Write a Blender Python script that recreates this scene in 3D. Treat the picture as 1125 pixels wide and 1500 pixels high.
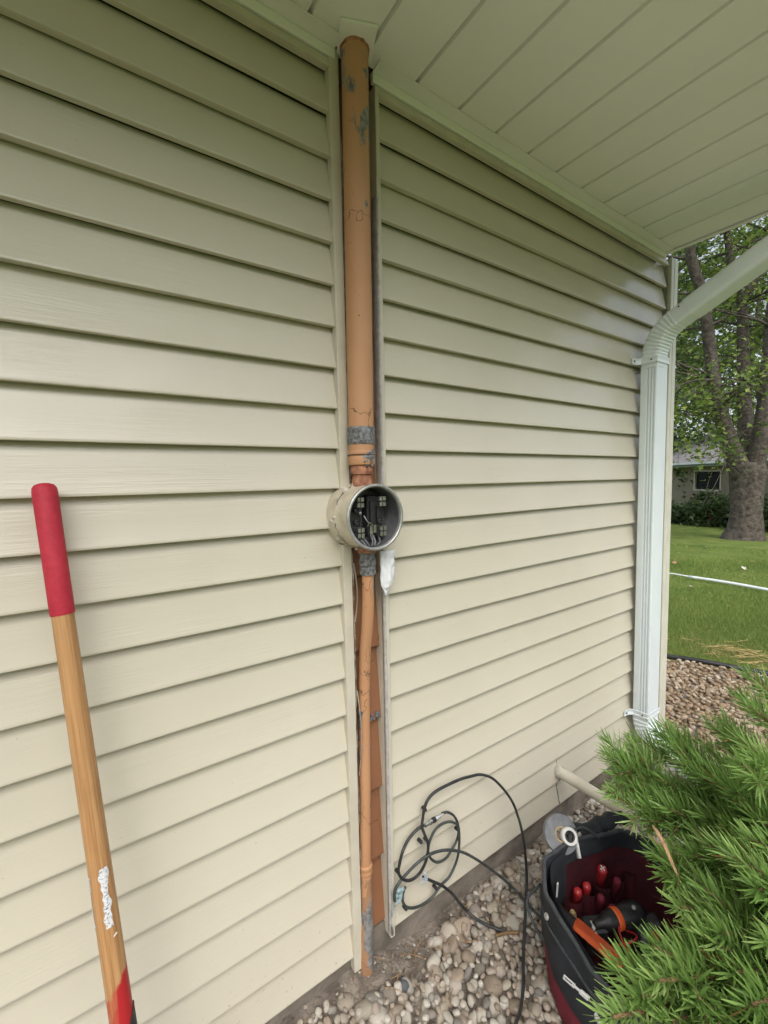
import bpy, math, random
import numpy as np
from mathutils import Vector, Matrix, noise as mn

for o in list(bpy.data.objects):
    bpy.data.objects.remove(o)
S = bpy.context.scene
col = S.collection
R = math.radians

# ------------------------------------------------------------------ camera
cam = bpy.data.cameras.new('camera')
camo = bpy.data.objects.new('camera', cam)
col.objects.link(camo)
yaw, pitch, roll = 0.6025, 0.0743, -0.0204
F = Vector((math.sin(yaw)*math.cos(pitch), math.cos(yaw)*math.cos(pitch), -math.sin(pitch)))
Rt = Vector((math.cos(yaw), -math.sin(yaw), 0))
U = Rt.cross(F)
R2 = math.cos(roll)*Rt + math.sin(roll)*U
U2 = -math.sin(roll)*Rt + math.cos(roll)*U
CAM = Vector((0, -0.9852, 1.4582))
m = Matrix(((R2.x, U2.x, -F.x), (R2.y, U2.y, -F.y), (R2.z, U2.z, -F.z))).to_4x4()
m.translation = CAM
camo.matrix_world = m
cam.sensor_fit = 'VERTICAL'
cam.sensor_height = 36.0
cam.lens = 632.48/1500*36
cam.clip_start = 0.02
cam.clip_end = 500
S.camera = camo
S.render.resolution_x, S.render.resolution_y = 768, 1024

# ------------------------------------------------------------------ sky, sun, exposure
SUN_EL, SUN_AZ = R(52), R(205)          # azimuth measured clockwise from +Y
w = bpy.data.worlds.new('World')
S.world = w
w.use_nodes = True
nt = w.node_tree
nt.nodes.clear()
sky = nt.nodes.new('ShaderNodeTexSky')
sky.sky_type = 'NISHITA'
sky.sun_disc = False
sky.sun_elevation = SUN_EL
sky.sun_rotation = SUN_AZ
sky.air_density = 1.0
sky.dust_density = 4.0
sky.ozone_density = 1.0
hs = nt.nodes.new('ShaderNodeHueSaturation')
hs.inputs['Saturation'].default_value = 0.42
bg = nt.nodes.new('ShaderNodeBackground')
bg.inputs['Strength'].default_value = 0.15
wo = nt.nodes.new('ShaderNodeOutputWorld')
nt.links.new(sky.outputs[0], hs.inputs['Color'])
nt.links.new(hs.outputs[0], bg.inputs['Color'])
nt.links.new(bg.outputs[0], wo.inputs['Surface'])
sl = bpy.data.lights.new('sun', 'SUN')
sl.energy = 0.65
sl.angle = R(65)
sl.color = (1.0, 0.98, 0.95)
so = bpy.data.objects.new('sun', sl)
col.objects.link(so)
sd = Vector((math.sin(SUN_AZ)*math.cos(SUN_EL), math.cos(SUN_AZ)*math.cos(SUN_EL), math.sin(SUN_EL)))
so.rotation_euler = sd.to_track_quat('Z', 'Y').to_euler()
so.location = sd*30
S.view_settings.view_transform = 'Standard'
S.view_settings.look = 'None'
S.view_settings.gamma = 1
S.view_settings.use_curve_mapping = False
S.view_settings.exposure = 0.86

# ------------------------------------------------------------------ helpers
class MB:
    def __init__(s):
        s.v, s.f, s.a = [], [], []
    def add(s, vs, fs, a=0.0):
        n = len(s.v)
        s.v += [tuple(p) for p in vs]
        s.f += [tuple(i+n for i in f) for f in fs]
        s.a += [a]*len(vs)
    def box(s, x0, x1, y0, y1, z0, z1, a=0.0):
        s.add([(x0,y0,z0),(x1,y0,z0),(x1,y1,z0),(x0,y1,z0),(x0,y0,z1),(x1,y0,z1),(x1,y1,z1),(x0,y1,z1)],
              [(0,3,2,1),(4,5,6,7),(0,1,5,4),(1,2,6,5),(2,3,7,6),(3,0,4,7)], a)
        return s
    def obox(s, c, ax, ay, az, hx, hy, hz, bev=0.0, a=0.0):
        """oriented box, optional chamfered long edges"""
        c = Vector(c); ax, ay, az = Vector(ax).normalized(), Vector(ay).normalized(), Vector(az).normalized()
        if bev <= 0:
            P = [c+ax*hx*i+ay*hy*j+az*hz*k for k in (-1,1) for i,j in ((-1,-1),(1,-1),(1,1),(-1,1))]
            s.add(P, [(0,3,2,1),(4,5,6,7),(0,1,5,4),(1,2,6,5),(2,3,7,6),(3,0,4,7)], a)
        else:
            ring = [(-hx+bev,-hy),(hx-bev,-hy),(hx,-hy+bev),(hx,hy-bev),(hx-bev,hy),(-hx+bev,hy),(-hx,hy-bev),(-hx,-hy+bev)]
            sc = lambda q, t: (q[0]*t[0], q[1]*t[1])
            P = []
            fx, fy = (hx-bev)/hx, (hy-bev)/hy
            for zz, t in ((-hz,(fx,fy)),(-hz+bev,(1,1)),(hz-bev,(1,1)),(hz,(fx,fy))):
                P += [c+ax*sc(q,t)[0]+ay*sc(q,t)[1]+az*zz for q in ring]
            fs = [tuple(range(7,-1,-1)), tuple(range(24,32))]
            for l in range(3):
                for i in range(8):
                    j = (i+1) % 8
                    fs.append((l*8+i, l*8+j, l*8+8+j, l*8+8+i))
            s.add(P, fs, a)
        return s
    def rings(s, rings, closed=True, cap0=False, cap1=False, a=0.0):
        n = len(rings[0]); vs = [p for r in rings for p in r]; fs = []
        for l in range(len(rings)-1):
            for i in range(n if closed else n-1):
                j = (i+1) % n
                fs.append((l*n+i, l*n+j, (l+1)*n+j, (l+1)*n+i))
        if cap0: fs.append(tuple(range(n-1,-1,-1)))
        if cap1: fs.append(tuple(range((len(rings)-1)*n, len(rings)*n)))
        s.add(vs, fs, a)
        return s
    def tube(s, path, rad, n=10, caps=True, a=0.0, jit=0.0):
        P = [Vector(p) for p in path]
        rs = rad if isinstance(rad, (list, tuple)) else [rad]*len(P)
        fr = frames(P)
        rings = []
        for i, (t, u, v) in enumerate(fr):
            ring = []
            for k in range(n):
                an = 2*math.pi*k/n
                r = rs[i]*(1+jit*mn.noise(P[i]*60+Vector((k*3.1,0,0)))) if jit else rs[i]
                ring.append(P[i]+(u*math.cos(an)+v*math.sin(an))*r)
            rings.append(ring)
        s.rings(rings, True, caps, caps, a)
        return s
    def lathe(s, origin, axis, prof, n=40, a=0.0, nz=0.0, seed=0.0):
        """prof: list of (radius, offset along axis)"""
        o, ax = Vector(origin), Vector(axis).normalized()
        u = ax.orthogonal().normalized(); v = ax.cross(u)
        rings = []
        for r, h in prof:
            ring = []
            for k in range(n):
                an = 2*math.pi*k/n
                rr = r*(1+nz*mn.noise(Vector((math.cos(an)*3+seed, math.sin(an)*3, h*40)))) if nz else r
                ring.append(o+ax*h+(u*math.cos(an)+v*math.sin(an))*max(rr,1e-5))
            rings.append(ring)
        s.rings(rings, True, False, False, a)
        return s
    def build(s, name, mat, parent=None, smooth=False, sharp=None):
        me = bpy.data.meshes.new(name)
        me.from_pydata(s.v, [], s.f)
        if any(s.a):
            at = me.attributes.new('rnd', 'FLOAT', 'POINT')
            at.data.foreach_set('value', s.a)
        me.materials.append(mat)
        if smooth:
            me.polygons.foreach_set('use_smooth', [True]*len(me.polygons))
            if sharp:
                me.set_sharp_from_angle(angle=R(sharp))
        me.update()
        o = bpy.data.objects.new(name, me)
        col.objects.link(o)
        if parent: attach(o, parent)
        return o

def frames(P):
    out = []
    T = []
    for i in range(len(P)):
        a = P[max(i-1,0)]; b = P[min(i+1,len(P)-1)]
        T.append((b-a).normalized())
    u = T[0].orthogonal().normalized()
    for i, t in enumerate(T):
        u = (u - t*u.dot(t))
        u = u.normalized() if u.length > 1e-6 else t.orthogonal().normalized()
        out.append((t, u, t.cross(u)))
    return out

def smooth_path(pts, sub=5):
    P = [Vector(p) for p in pts]
    P = [P[0]*2-P[1]]+P+[P[-1]*2-P[-2]]
    out = []
    for i in range(1, len(P)-2):
        p0,p1,p2,p3 = P[i-1:i+3]
        for k in range(sub):
            t = k/sub
            out.append(0.5*((2*p1)+(p2-p0)*t+(2*p0-5*p1+4*p2-p3)*t*t+(-p0+3*p1-3*p2+p3)*t**3))
    out.append(P[-2])
    return out

def attach(o, parent):
    o.parent = parent
    # top-level Empties sit at the thing's base; every other parent has an identity world matrix
    off = parent.location if (parent.type == 'EMPTY' and parent.parent is None) else Vector((0,0,0))
    o.matrix_parent_inverse = Matrix.Translation(-off)

def thing(name, loc, label, cat, group=None):
    e = bpy.data.objects.new(name, None)
    e.empty_display_size = 0.05
    e.location = loc
    col.objects.link(e)
    return tag(e, label, cat, group)

def tag(o, label, cat, group=None):
    o['label'] = label; o['category'] = cat
    if group: o['group'] = group
    return o

def sub_empty(name, parent):
    e = bpy.data.objects.new(name, None)
    e.empty_display_size = 0.05
    col.objects.link(e)
    attach(e, parent)
    return e

def grid_mesh(name, V, Fc, mat, attrs=None, parent=None, smooth=False):
    me = bpy.data.meshes.new(name)
    V = np.asarray(V, dtype=np.float32); Fc = np.asarray(Fc, dtype=np.int32)
    k = Fc.shape[1]
    me.vertices.add(len(V)); me.vertices.foreach_set('co', V.ravel())
    me.loops.add(Fc.size); me.loops.foreach_set('vertex_index', Fc.ravel())
    me.polygons.add(len(Fc)); me.polygons.foreach_set('loop_start', np.arange(0, Fc.size, k, dtype=np.int32))
    me.update(calc_edges=True)
    for n, d in (attrs or {}).items():
        at = me.attributes.new(n, 'FLOAT', 'POINT')
        at.data.foreach_set('value', np.asarray(d, dtype=np.float32))
    if smooth: me.polygons.foreach_set('use_smooth', [True]*len(me.polygons))
    me.materials.append(mat)
    me.validate()
    o = bpy.data.objects.new(name, me)
    col.objects.link(o)
    if parent: attach(o, parent)
    return o

# ------------------------------------------------------------------ materials
class NT:
    def __init__(s, name):
        s.m = bpy.data.materials.new(name); s.m.use_nodes = True
        s.t = s.m.node_tree; s.t.nodes.clear()
        s.out = s.n('ShaderNodeOutputMaterial'); s.b = s.n('ShaderNodeBsdfPrincipled')
        s.l(s.b.outputs[0], s.out.inputs['Surface'])
        s.co = s.n('ShaderNodeTexCoord').outputs['Object']
    def n(s, t, **k):
        x = s.t.nodes.new(t)
        for a, v in k.items(): setattr(x, a, v)
        return x
    def l(s, a, b): s.t.links.new(a, b)
    def mapped(s, scale=(1,1,1), loc=(0,0,0)):
        mp = s.n('ShaderNodeMapping'); mp.inputs['Scale'].default_value = scale; mp.inputs['Location'].default_value = loc
        s.l(s.co, mp.inputs['Vector']); return mp.outputs[0]
    def noise(s, scale, detail=4, vec=None, rough=0.55, dist=0.0):
        x = s.n('ShaderNodeTexNoise'); x.inputs['Scale'].default_value = scale; x.inputs['Detail'].default_value = detail
        x.inputs['Roughness'].default_value = rough; x.inputs['Distortion'].default_value = dist
        s.l(vec if vec else s.co, x.inputs['Vector']); return x.outputs['Fac']
    def ramp(s, fac, stops, interp='LINEAR'):
        x = s.n('ShaderNodeValToRGB'); cr = x.color_ramp; cr.interpolation = interp
        while len(cr.elements) < len(stops): cr.elements.new(0.5)
        for e, (p, c) in zip(cr.elements, stops):
            e.position = p; e.color = (*c, 1) if len(c) == 3 else c
        s.l(fac, x.inputs[0]); return x.outputs[0]
    def mix(s, fac, a, b, mode='MIX'):
        x = s.n('ShaderNodeMix', data_type='RGBA', blend_type=mode)
        for inp, v in ((x.inputs['Factor'], fac), (x.inputs['A'], a), (x.inputs['B'], b)):
            pass
        fi = [i for i in x.inputs if i.identifier == 'Factor_Float'][0]
        ai = [i for i in x.inputs if i.identifier == 'A_Color'][0]
        bi = [i for i in x.inputs if i.identifier == 'B_Color'][0]
        for i, v in ((fi, fac), (ai, a), (bi, b)):
            if isinstance(v, (int, float)): i.default_value = v
            elif isinstance(v, tuple): i.default_value = (*v, 1)
            else: s.l(v, i)
        return [o for o in x.outputs if o.identifier == 'Result_Color'][0]
    def math(s, op, a, b=0.0):
        x = s.n('ShaderNodeMath', operation=op)
        for i, v in zip(x.inputs, (a, b)):
            if isinstance(v, (int, float)): i.default_value = v
            else: s.l(v, i)
        return x.outputs[0]
    def bump(s, h, dist=0.001, strength=1.0, prev=None):
        x = s.n('ShaderNodeBump'); x.inputs['Distance'].default_value = dist; x.inputs['Strength'].default_value = strength
        s.l(h, x.inputs['Height'])
        if prev: s.l(prev, x.inputs['Normal'])
        s.l(x.outputs[0], s.b.inputs['Normal']); return x.outputs[0]
    def set(s, color=None, rough=None, metal=None, spec=None):
        for k, v in (('Base Color', color), ('Roughness', rough), ('Metallic', metal), ('Specular IOR Level', spec)):
            if v is None: continue
            i = s.b.inputs[k]
            if isinstance(v, (int, float)): i.default_value = v
            elif isinstance(v, tuple): i.default_value = (*v, 1)
            else: s.l(v, i)
        return s

def basic(name, c1, c2, scale=20, rough=0.6, bump=0.0, bscale=None, metal=0.0, spec=None, lo=0.35, hi=0.65):
    t = NT(name)
    f = t.noise(scale, 5)
    t.set(t.ramp(f, [(lo, c1), (hi, c2)]), rough, metal, spec)
    if bump: t.bump(t.noise(bscale or scale*3, 5), bump)
    return t.m

def mat_vinyl():
    t = NT('beige_vinyl')
    big = t.noise(1.6, 4)
    c = t.ramp(big, [(0.3, (0.562,0.524,0.420)), (0.7, (0.604,0.564,0.458))])
    dirt = t.noise(3, 6, t.mapped((1,1,0.35)), 0.6)
    c = t.mix(t.ramp(dirt, [(0.45,(0,0,0)),(0.85,(0.16,0.16,0.16))]), c, (0.45,0.425,0.32))
    spots = t.noise(160, 2)
    c = t.mix(t.ramp(spots, [(0.755,(0,0,0)),(0.79,(0.5,0.5,0.5))]), c, (0.25,0.21,0.15))
    # dried mud splashes, thicker on the lowest courses
    sz = t.n('ShaderNodeSeparateXYZ'); t.l(t.co, sz.inputs[0])
    mr = t.n('ShaderNodeMapRange'); mr.inputs['From Min'].default_value = 0.10; mr.inputs['From Max'].default_value = 0.55
    mr.inputs['To Min'].default_value = 0.075; mr.inputs['To Max'].default_value = -0.03
    t.l(sz.outputs['Z'], mr.inputs['Value'])
    mud = t.math('ADD', t.noise(95, 3, None, 0.6), mr.outputs[0])
    c = t.mix(t.ramp(mud, [(0.70,(0,0,0)),(0.76,(0.45,0.45,0.45))]), c, (0.27,0.225,0.165))
    t.set(c, t.ramp(t.noise(5, 4), [(0.3,(0.225,)*3),(0.7,(0.262,)*3)]), 0, 0.6)
    grain = t.noise(1, 5, t.mapped((9, 3, 240)), 0.6, 0.6)
    grain2 = t.noise(1, 3, t.mapped((3, 2, 90), (3,1,5)), 0.5)
    h = t.math('ADD', t.math('MULTIPLY', t.ramp(grain, [(0.42,(0,0,0)),(0.62,(1,1,1))]), 0.55), grain2)
    msk = t.ramp(t.noise(4, 3, t.mapped((1,1,3),(2,0,7))), [(0.38,(0.15,0.15,0.15)),(0.62,(1,1,1))])
    t.bump(t.math('MULTIPLY', h, msk), 0.00030)
    return t.m

def mat_soffit():
    t = NT('white_soffit_vinyl')
    c = t.ramp(t.noise(3, 4), [(0.3,(0.83,0.835,0.79)),(0.7,(0.87,0.87,0.83))])
    t.set(c, 0.5, 0, 0.4)
    t.bump(t.noise(220, 3), 0.0002)
    return t.m

def mat_orange(name, a, b, wear=0.66, top=0.0):
    t = NT(name)
    c = t.ramp(t.noise(4, 5), [(0.3, a), (0.7, b)])
    wn = t.noise(14, 6, t.mapped((1,1,0.55)), 0.62, 0.4)
    if top:       # the paint has peeled more near the eave
        sz = t.n('ShaderNodeSeparateXYZ'); t.l(t.co, sz.inputs[0])
        wn = t.math('ADD', wn, t.math('MULTIPLY', t.ramp(sz.outputs['Z'], [(0.0,(0,0,0)),(1.0,(1,1,1))]), 0.0))
        mr = t.n('ShaderNodeMapRange'); mr.inputs['From Min'].default_value = 2.02; mr.inputs['From Max'].default_value = 2.34; mr.inputs['To Max'].default_value = top
        t.l(sz.outputs['Z'], mr.inputs['Value']); wn = t.math('ADD', wn, mr.outputs[0])
    c = t.mix(t.ramp(wn, [(wear,(0,0,0)),(wear+0.025,(1,1,1))]), c, t.ramp(t.noise(60,4), [(0.35,(0.13,0.125,0.12)),(0.65,(0.30,0.29,0.28))]))
    sp = t.noise(90, 3)
    c = t.mix(t.ramp(sp, [(0.70,(0,0,0)),(0.74,(0.8,0.8,0.8))]), c, (0.10,0.055,0.03))
    vor = t.n('ShaderNodeTexVoronoi', feature='DISTANCE_TO_EDGE'); vor.inputs['Scale'].default_value = 13
    ds_ = t.n('ShaderNodeTexNoise'); ds_.inputs['Scale'].default_value = 40; t.l(t.co, ds_.inputs['Vector'])
    ad_ = t.n('ShaderNodeVectorMath', operation='MULTIPLY_ADD'); ad_.inputs[1].default_value = (0.03,0.03,0.03)
    t.l(ds_.outputs['Color'], ad_.inputs[0]); t.l(t.mapped((1,1,0.7)), ad_.inputs[2]); t.l(ad_.outputs[0], vor.inputs['Vector'])
    crk = t.ramp(vor.outputs['Distance'], [(0.0,(1,1,1)),(0.012,(0,0,0))])
    msk = t.ramp(t.noise(5, 2, t.mapped((1,1,1),(7,3,1))), [(0.51,(0,0,0)),(0.54,(1,1,1))])
    c = t.mix(t.mix(1.0, crk, msk, 'MULTIPLY'), c, (0.05,0.03,0.02))
    t.set(c, 0.55, 0, 0.4)
    t.bump(t.noise(70, 5), 0.0008)
    return t.m

def mat_rnd(name, stops, rough, var=0.25, bumpd=0.0, bscale=60, use_obj=True, spec=None, sss=None):
    """colour picked per object or per piece ('rnd' attribute), with surface variation"""
    t = NT(name)
    at = t.n('ShaderNodeAttribute', attribute_name='rnd')
    f = at.outputs['Fac']
    if use_obj:
        oi = t.n('ShaderNodeObjectInfo')
        f = t.math('FRACT', t.math('ADD', f, oi.outputs['Random']))
    c = t.ramp(f, stops)
    nz = t.noise(bscale*0.5, 5)
    c = t.mix(var, c, t.ramp(nz, [(0.3,(0.30,0.27,0.22)),(0.7,(1.0,1.0,1.0))]), 'MULTIPLY')
    t.set(c, rough, 0, spec)
    if bumpd: t.bump(t.noise(bscale, 5), bumpd)
    return t.m

def mat_leaf(name, stops, rough=0.5, trans=0.35):
    t = NT(name)
    at = t.n('ShaderNodeAttribute', attribute_name='rnd')
    c = t.ramp(at.outputs['Fac'], stops)
    t.set(c, rough, 0, 0.35)
    tr = t.n('ShaderNodeBsdfTranslucent'); t.l(c, tr.inputs['Color'])
    mx = t.n('ShaderNodeMixShader'); mx.inputs[0].default_value = trans
    t.l(t.b.outputs[0], mx.inputs[1]); t.l(tr.outputs[0], mx.inputs[2])
    t.l(mx.outputs[0], t.out.inputs['Surface'])
    return t.m

M = {}
M['vinyl'] = mat_vinyl()
M['trim'] = basic('beige_trim', (0.545,0.505,0.405), (0.61,0.57,0.465), 12, 0.40, 0.0003, 90)
M['soffit'] = mat_soffit()
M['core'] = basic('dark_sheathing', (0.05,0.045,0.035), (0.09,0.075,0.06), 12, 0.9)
M['roof'] = basic('roof_shingle', (0.06,0.058,0.055), (0.13,0.125,0.12), 40, 0.95, 0.003)
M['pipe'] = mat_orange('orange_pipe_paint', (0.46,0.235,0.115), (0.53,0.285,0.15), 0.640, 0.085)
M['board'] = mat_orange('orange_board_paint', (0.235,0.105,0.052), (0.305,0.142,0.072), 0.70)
M['grey_edge'] = basic('grey_channel_edge', (0.37,0.36,0.35), (0.52,0.50,0.47), 60, 0.5, 0.0006, 200)
M['caulk'] = basic('dirty_caulk', (0.10,0.075,0.05), (0.36,0.31,0.24), 45, 0.8, 0.001)
M['pale_caulk'] = basic('pale_caulk', (0.38,0.35,0.28), (0.60,0.57,0.48), 60, 0.7, 0.001)
M['putty'] = basic('grey_putty', (0.075,0.075,0.078), (0.26,0.26,0.265), 110, 0.7, 0.003, 140)
M['rust'] = basic('rusty_hub', (0.20,0.075,0.04), (0.46,0.22,0.13), 45, 0.8, 0.0015, 160)
M['socket'] = basic('beige_painted_metal', (0.44,0.39,0.29), (0.58,0.53,0.42), 22, 0.5, 0.0006, 120, lo=0.3, hi=0.55)
M['steel'] = basic('grey_steel', (0.36,0.36,0.35), (0.50,0.50,0.48), 60, 0.36, 0.0003, 200, metal=0.55)
M['inner'] = basic('grey_socket_inside', (0.11,0.115,0.12), (0.20,0.205,0.21), 30, 0.45, metal=0.5)
M['black'] = basic('black_plastic', (0.012,0.012,0.013), (0.025,0.025,0.027), 60, 0.45)
M['jaw'] = basic('tinned_jaw', (0.34,0.335,0.32), (0.55,0.54,0.52), 80, 0.3, metal=0.9)
M['wire'] = basic('grey_wire', (0.10,0.10,0.11), (0.22,0.22,0.23), 60, 0.5)
M['white_wrap'] = basic('white_torn_wrap', (0.66,0.68,0.72), (0.80,0.81,0.83), 30, 0.5, 0.001)
M['white_metal'] = basic('white_painted_aluminium', (0.70,0.77,0.785), (0.76,0.825,0.84), 4, 0.35, 0.0002, 40)
M['hole'] = basic('dark_screw', (0.02,0.02,0.02), (0.05,0.05,0.05), 60, 0.6)
M['concrete'] = basic('dirty_concrete', (0.13,0.11,0.088), (0.25,0.215,0.175), 11, 0.95, 0.004, 60)
M['pvc'] = basic('cream_pvc', (0.60,0.56,0.45), (0.68,0.64,0.53), 14, 0.4)
M['cable'] = basic('black_cable', (0.014,0.015,0.015), (0.04,0.042,0.042), 40, 0.45)
M['gcable'] = basic('grey_green_cable', (0.025,0.032,0.030), (0.06,0.07,0.065), 40, 0.5)
M['corrode'] = basic('corroded_end', (0.10,0.22,0.22), (0.42,0.50,0.52), 120, 0.8, 0.002)
M['conn'] = basic('nickel_connector', (0.55,0.55,0.53), (0.75,0.75,0.72), 80, 0.25, metal=0.9)
M['dirt'] = basic('bare_dirt', (0.125,0.102,0.080), (0.29,0.25,0.205), 16, 1.0, 0.012, 70)
M['bag'] = basic('black_canvas', (0.010,0.012,0.016), (0.026,0.030,0.038), 16, 0.8, 0.0012, 500)
M['bagrim'] = basic('grey_webbing', (0.03,0.033,0.038), (0.06,0.063,0.07), 40, 0.75, 0.001, 500)
M['maroon'] = basic('maroon_canvas', (0.135,0.008,0.020), (0.19,0.014,0.032), 18, 0.75, 0.001, 500)
M['lining'] = basic('red_lining', (0.040,0.002,0.006), (0.075,0.004,0.010), 18, 0.8, 0.001, 400)
M['redplastic'] = basic('red_plastic', (0.36,0.02,0.025), (0.46,0.035,0.035), 30, 0.35)
M['orange'] = basic('orange_grip', (0.70,0.10,0.02), (0.80,0.14,0.03), 30, 0.5)
M['whitep'] = basic('white_plastic', (0.66,0.66,0.64), (0.76,0.76,0.74), 30, 0.4)
M['greytape'] = basic('grey_tape', (0.13,0.135,0.15), (0.20,0.205,0.22), 40, 0.5)
M['yellowcore'] = basic('cardboard_core', (0.35,0.25,0.10), (0.48,0.36,0.16), 40, 0.7)
M['redfoam'] = basic('red_foam_grip', (0.42,0.016,0.038), (0.50,0.026,0.052), 60, 0.62, 0.0006, 350)
M['edging'] = basic('black_edging', (0.012,0.012,0.014), (0.03,0.03,0.033), 20, 0.5)
M['whitepipe'] = basic('white_hose', (0.72,0.75,0.75), (0.82,0.84,0.84), 20, 0.4)
M['bark'] = basic('maple_bark', (0.045,0.037,0.030), (0.13,0.110,0.090), 9, 0.95, 0.05, 14)
M['twig'] = basic('pine_twig', (0.14,0.085,0.04), (0.26,0.17,0.08), 60, 0.9, 0.002)
M['deadleaf'] = basic('dead_leaf', (0.22,0.12,0.055), (0.42,0.27,0.14), 90, 0.8)

def mat_wood():
    t = NT('ash_handle')
    # grain runs along the leaning handle: shear x and y by its slope
    sp0 = t.n('ShaderNodeSeparateXYZ'); t.l(t.co, sp0.inputs[0])
    cb0 = t.n('ShaderNodeCombineXYZ')
    t.l(t.math('MULTIPLY', t.math('ADD', sp0.outputs['X'], t.math('MULTIPLY', sp0.outputs['Z'], 0.0624)), 190), cb0.inputs[0])
    t.l(t.math('MULTIPLY', t.math('ADD', sp0.outputs['Y'], t.math('MULTIPLY', sp0.outputs['Z'], -0.1445)), 190), cb0.inputs[1])
    t.l(t.math('MULTIPLY', sp0.outputs['Z'], 5), cb0.inputs[2])
    g = t.noise(1, 5, cb0.outputs[0], 0.6, 0.25)
    c = t.ramp(g, [(0.28,(0.30,0.145,0.055)),(0.5,(0.46,0.25,0.105)),(0.72,(0.55,0.325,0.15))])
    big = t.noise(7, 4)
    c = t.mix(t.ramp(big, [(0.5,(0,0,0)),(0.75,(0.5,0.5,0.5))]), c, (0.30,0.15,0.06))
    sp = t.n('ShaderNodeSeparateXYZ'); t.l(t.co, sp.inputs[0])
    # worn red paint over the lowest part of the handle (its own shape)
    wob = t.math('ADD', sp.outputs['Z'], t.math('MULTIPLY', t.noise(30, 5), 0.05))
    wob = t.math('SUBTRACT', wob, t.math('MULTIPLY', sp.outputs['X'], 1.0))
    red = t.ramp(wob, [(0.640,(1,1,1)),(0.645,(0,0,0))])
    worn = t.ramp(t.noise(1, 5, t.mapped((140,140,14)), 0.6), [(0.40,(0.15,0.15,0.15)),(0.56,(0.75,0.75,0.75))])
    side = t.ramp(t.math('ADD', sp.outputs['X'], 0.1), [(0.0905,(0,0,0)),(0.0925,(1,1,1))])
    solid = t.mix(1.0, worn, side, 'LIGHTEN')
    c = t.mix(t.mix(1.0, red, solid, 'MULTIPLY'), c, (0.42,0.018,0.022))
    t.set(c, 0.42, 0, 0.45)
    t.bump(g, 0.0004)
    return t.m
M['wood'] = mat_wood()

M['stone'] = mat_rnd('river_stone', [(0.0,(0.20,0.175,0.15)),(0.15,(0.50,0.45,0.36)),(0.3,(0.32,0.255,0.19)),(0.45,(0.60,0.56,0.48)),(0.6,(0.26,0.24,0.215)),
            (0.72,(0.41,0.325,0.245)),(0.85,(0.68,0.65,0.58)),(1.0,(0.35,0.26,0.205))], 0.72, 0.5, 0.0008, 90)
M['stone_brown'] = mat_rnd('brown_river_stone', [(0.0,(0.20,0.13,0.075)),(0.2,(0.40,0.30,0.19)),(0.4,(0.26,0.17,0.10)),(0.6,(0.50,0.42,0.31)),(0.8,(0.33,0.22,0.13)),(1.0,(0.55,0.48,0.38))], 0.75, 0.5, 0.0008, 90)
M['stone_slate'] = basic('slate_stone', (0.085,0.09,0.10), (0.13,0.135,0.145), 40, 0.7, 0.001)
M['chips'] = mat_rnd('paint_chips', [(0.0,(0.14,0.10,0.07)),(0.45,(0.25,0.20,0.15)),(0.75,(0.38,0.34,0.28)),(0.9,(0.52,0.49,0.43)),(1.0,(0.15,0.10,0.06))], 0.8, 0.3, use_obj=False)
M['needle'] = mat_leaf('pine_needle', [(0.0,(0.070,0.130,0.034)),(0.35,(0.150,0.265,0.062)),(0.7,(0.230,0.375,0.098)),(0.95,(0.33,0.46,0.155)),(0.97,(0.30,0.16,0.06)),(1.0,(0.30,0.16,0.06))], 0.32, 0.3)
M['leaf'] = mat_leaf('maple_leaf', [(0.0,(0.065,0.110,0.026)),(0.4,(0.120,0.195,0.042)),(0.75,(0.21,0.30,0.064)),(1.0,(0.32,0.38,0.095))], 0.45, 0.5)
M['leaf_dark'] = mat_leaf('dark_leaf', [(0.0,(0.040,0.066,0.026)),(0.6,(0.080,0.130,0.045)),(1.0,(0.15,0.20,0.065))], 0.5, 0.4)
M['grass'] = mat_leaf('grass_blade', [(0.0,(0.115,0.190,0.036)),(0.45,(0.200,0.285,0.064)),(0.8,(0.32,0.37,0.11)),(0.93,(0.22,0.24,0.07)),(1.0,(0.42,0.33,0.15))], 0.55, 0.35)

def mat_lawn():
    t = NT('lawn')
    c = t.ramp(t.noise(2.2, 6, None, 0.65), [(0.3,(0.110,0.170,0.038)),(0.52,(0.175,0.245,0.058)),(0.72,(0.28,0.305,0.095))])
    fine = t.noise(60, 4, t.mapped((1,1,1)))
    c = t.mix(0.6, c, t.ramp(fine, [(0.3,(0.45,0.45,0.4)),(0.7,(1.25,1.2,1.0))]), 'MULTIPLY')
    t.set(c, 0.9, 0, 0.2)
    t.bump(t.noise(70, 4), 0.03)
    return t.m
M['lawn'] = mat_lawn()

# ------------------------------------------------------------------ terrain
def lawn_z(x, y):
    r = math.hypot(x, y)
    return -0.01 - 0.035*max(0.0, r*(1.0 if x > 0 else 0.3)-4.2)*(1.0 if x > 0 else 0.3)

def bed_z(x, y):
    sm = lambda a, b, t: max(0.0, min(1.0, (t-a)/(b-a)))
    z = 0.022
    z += 0.045*(1-sm(0.42, 0.78, x))*sm(-0.5, 0.0, y)
    z -= 0.006*math.exp(-((x-0.72)/0.12)**2)*sm(-0.35, 0.0, y)
    z += 0.020*math.exp(-((x-0.60)/0.13)**2)*sm(-0.16, 0.0, y)
    z += 0.012*mn.noise(Vector((x*3.1, y*3.1, 0)))
    return z

def edge_x(y):            # border between stone bed and lawn
    return 3.86 - 0.42*y + 0.10*y*y if y > -0.2 else 3.95 + 0.0*(y+0.2)

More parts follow.
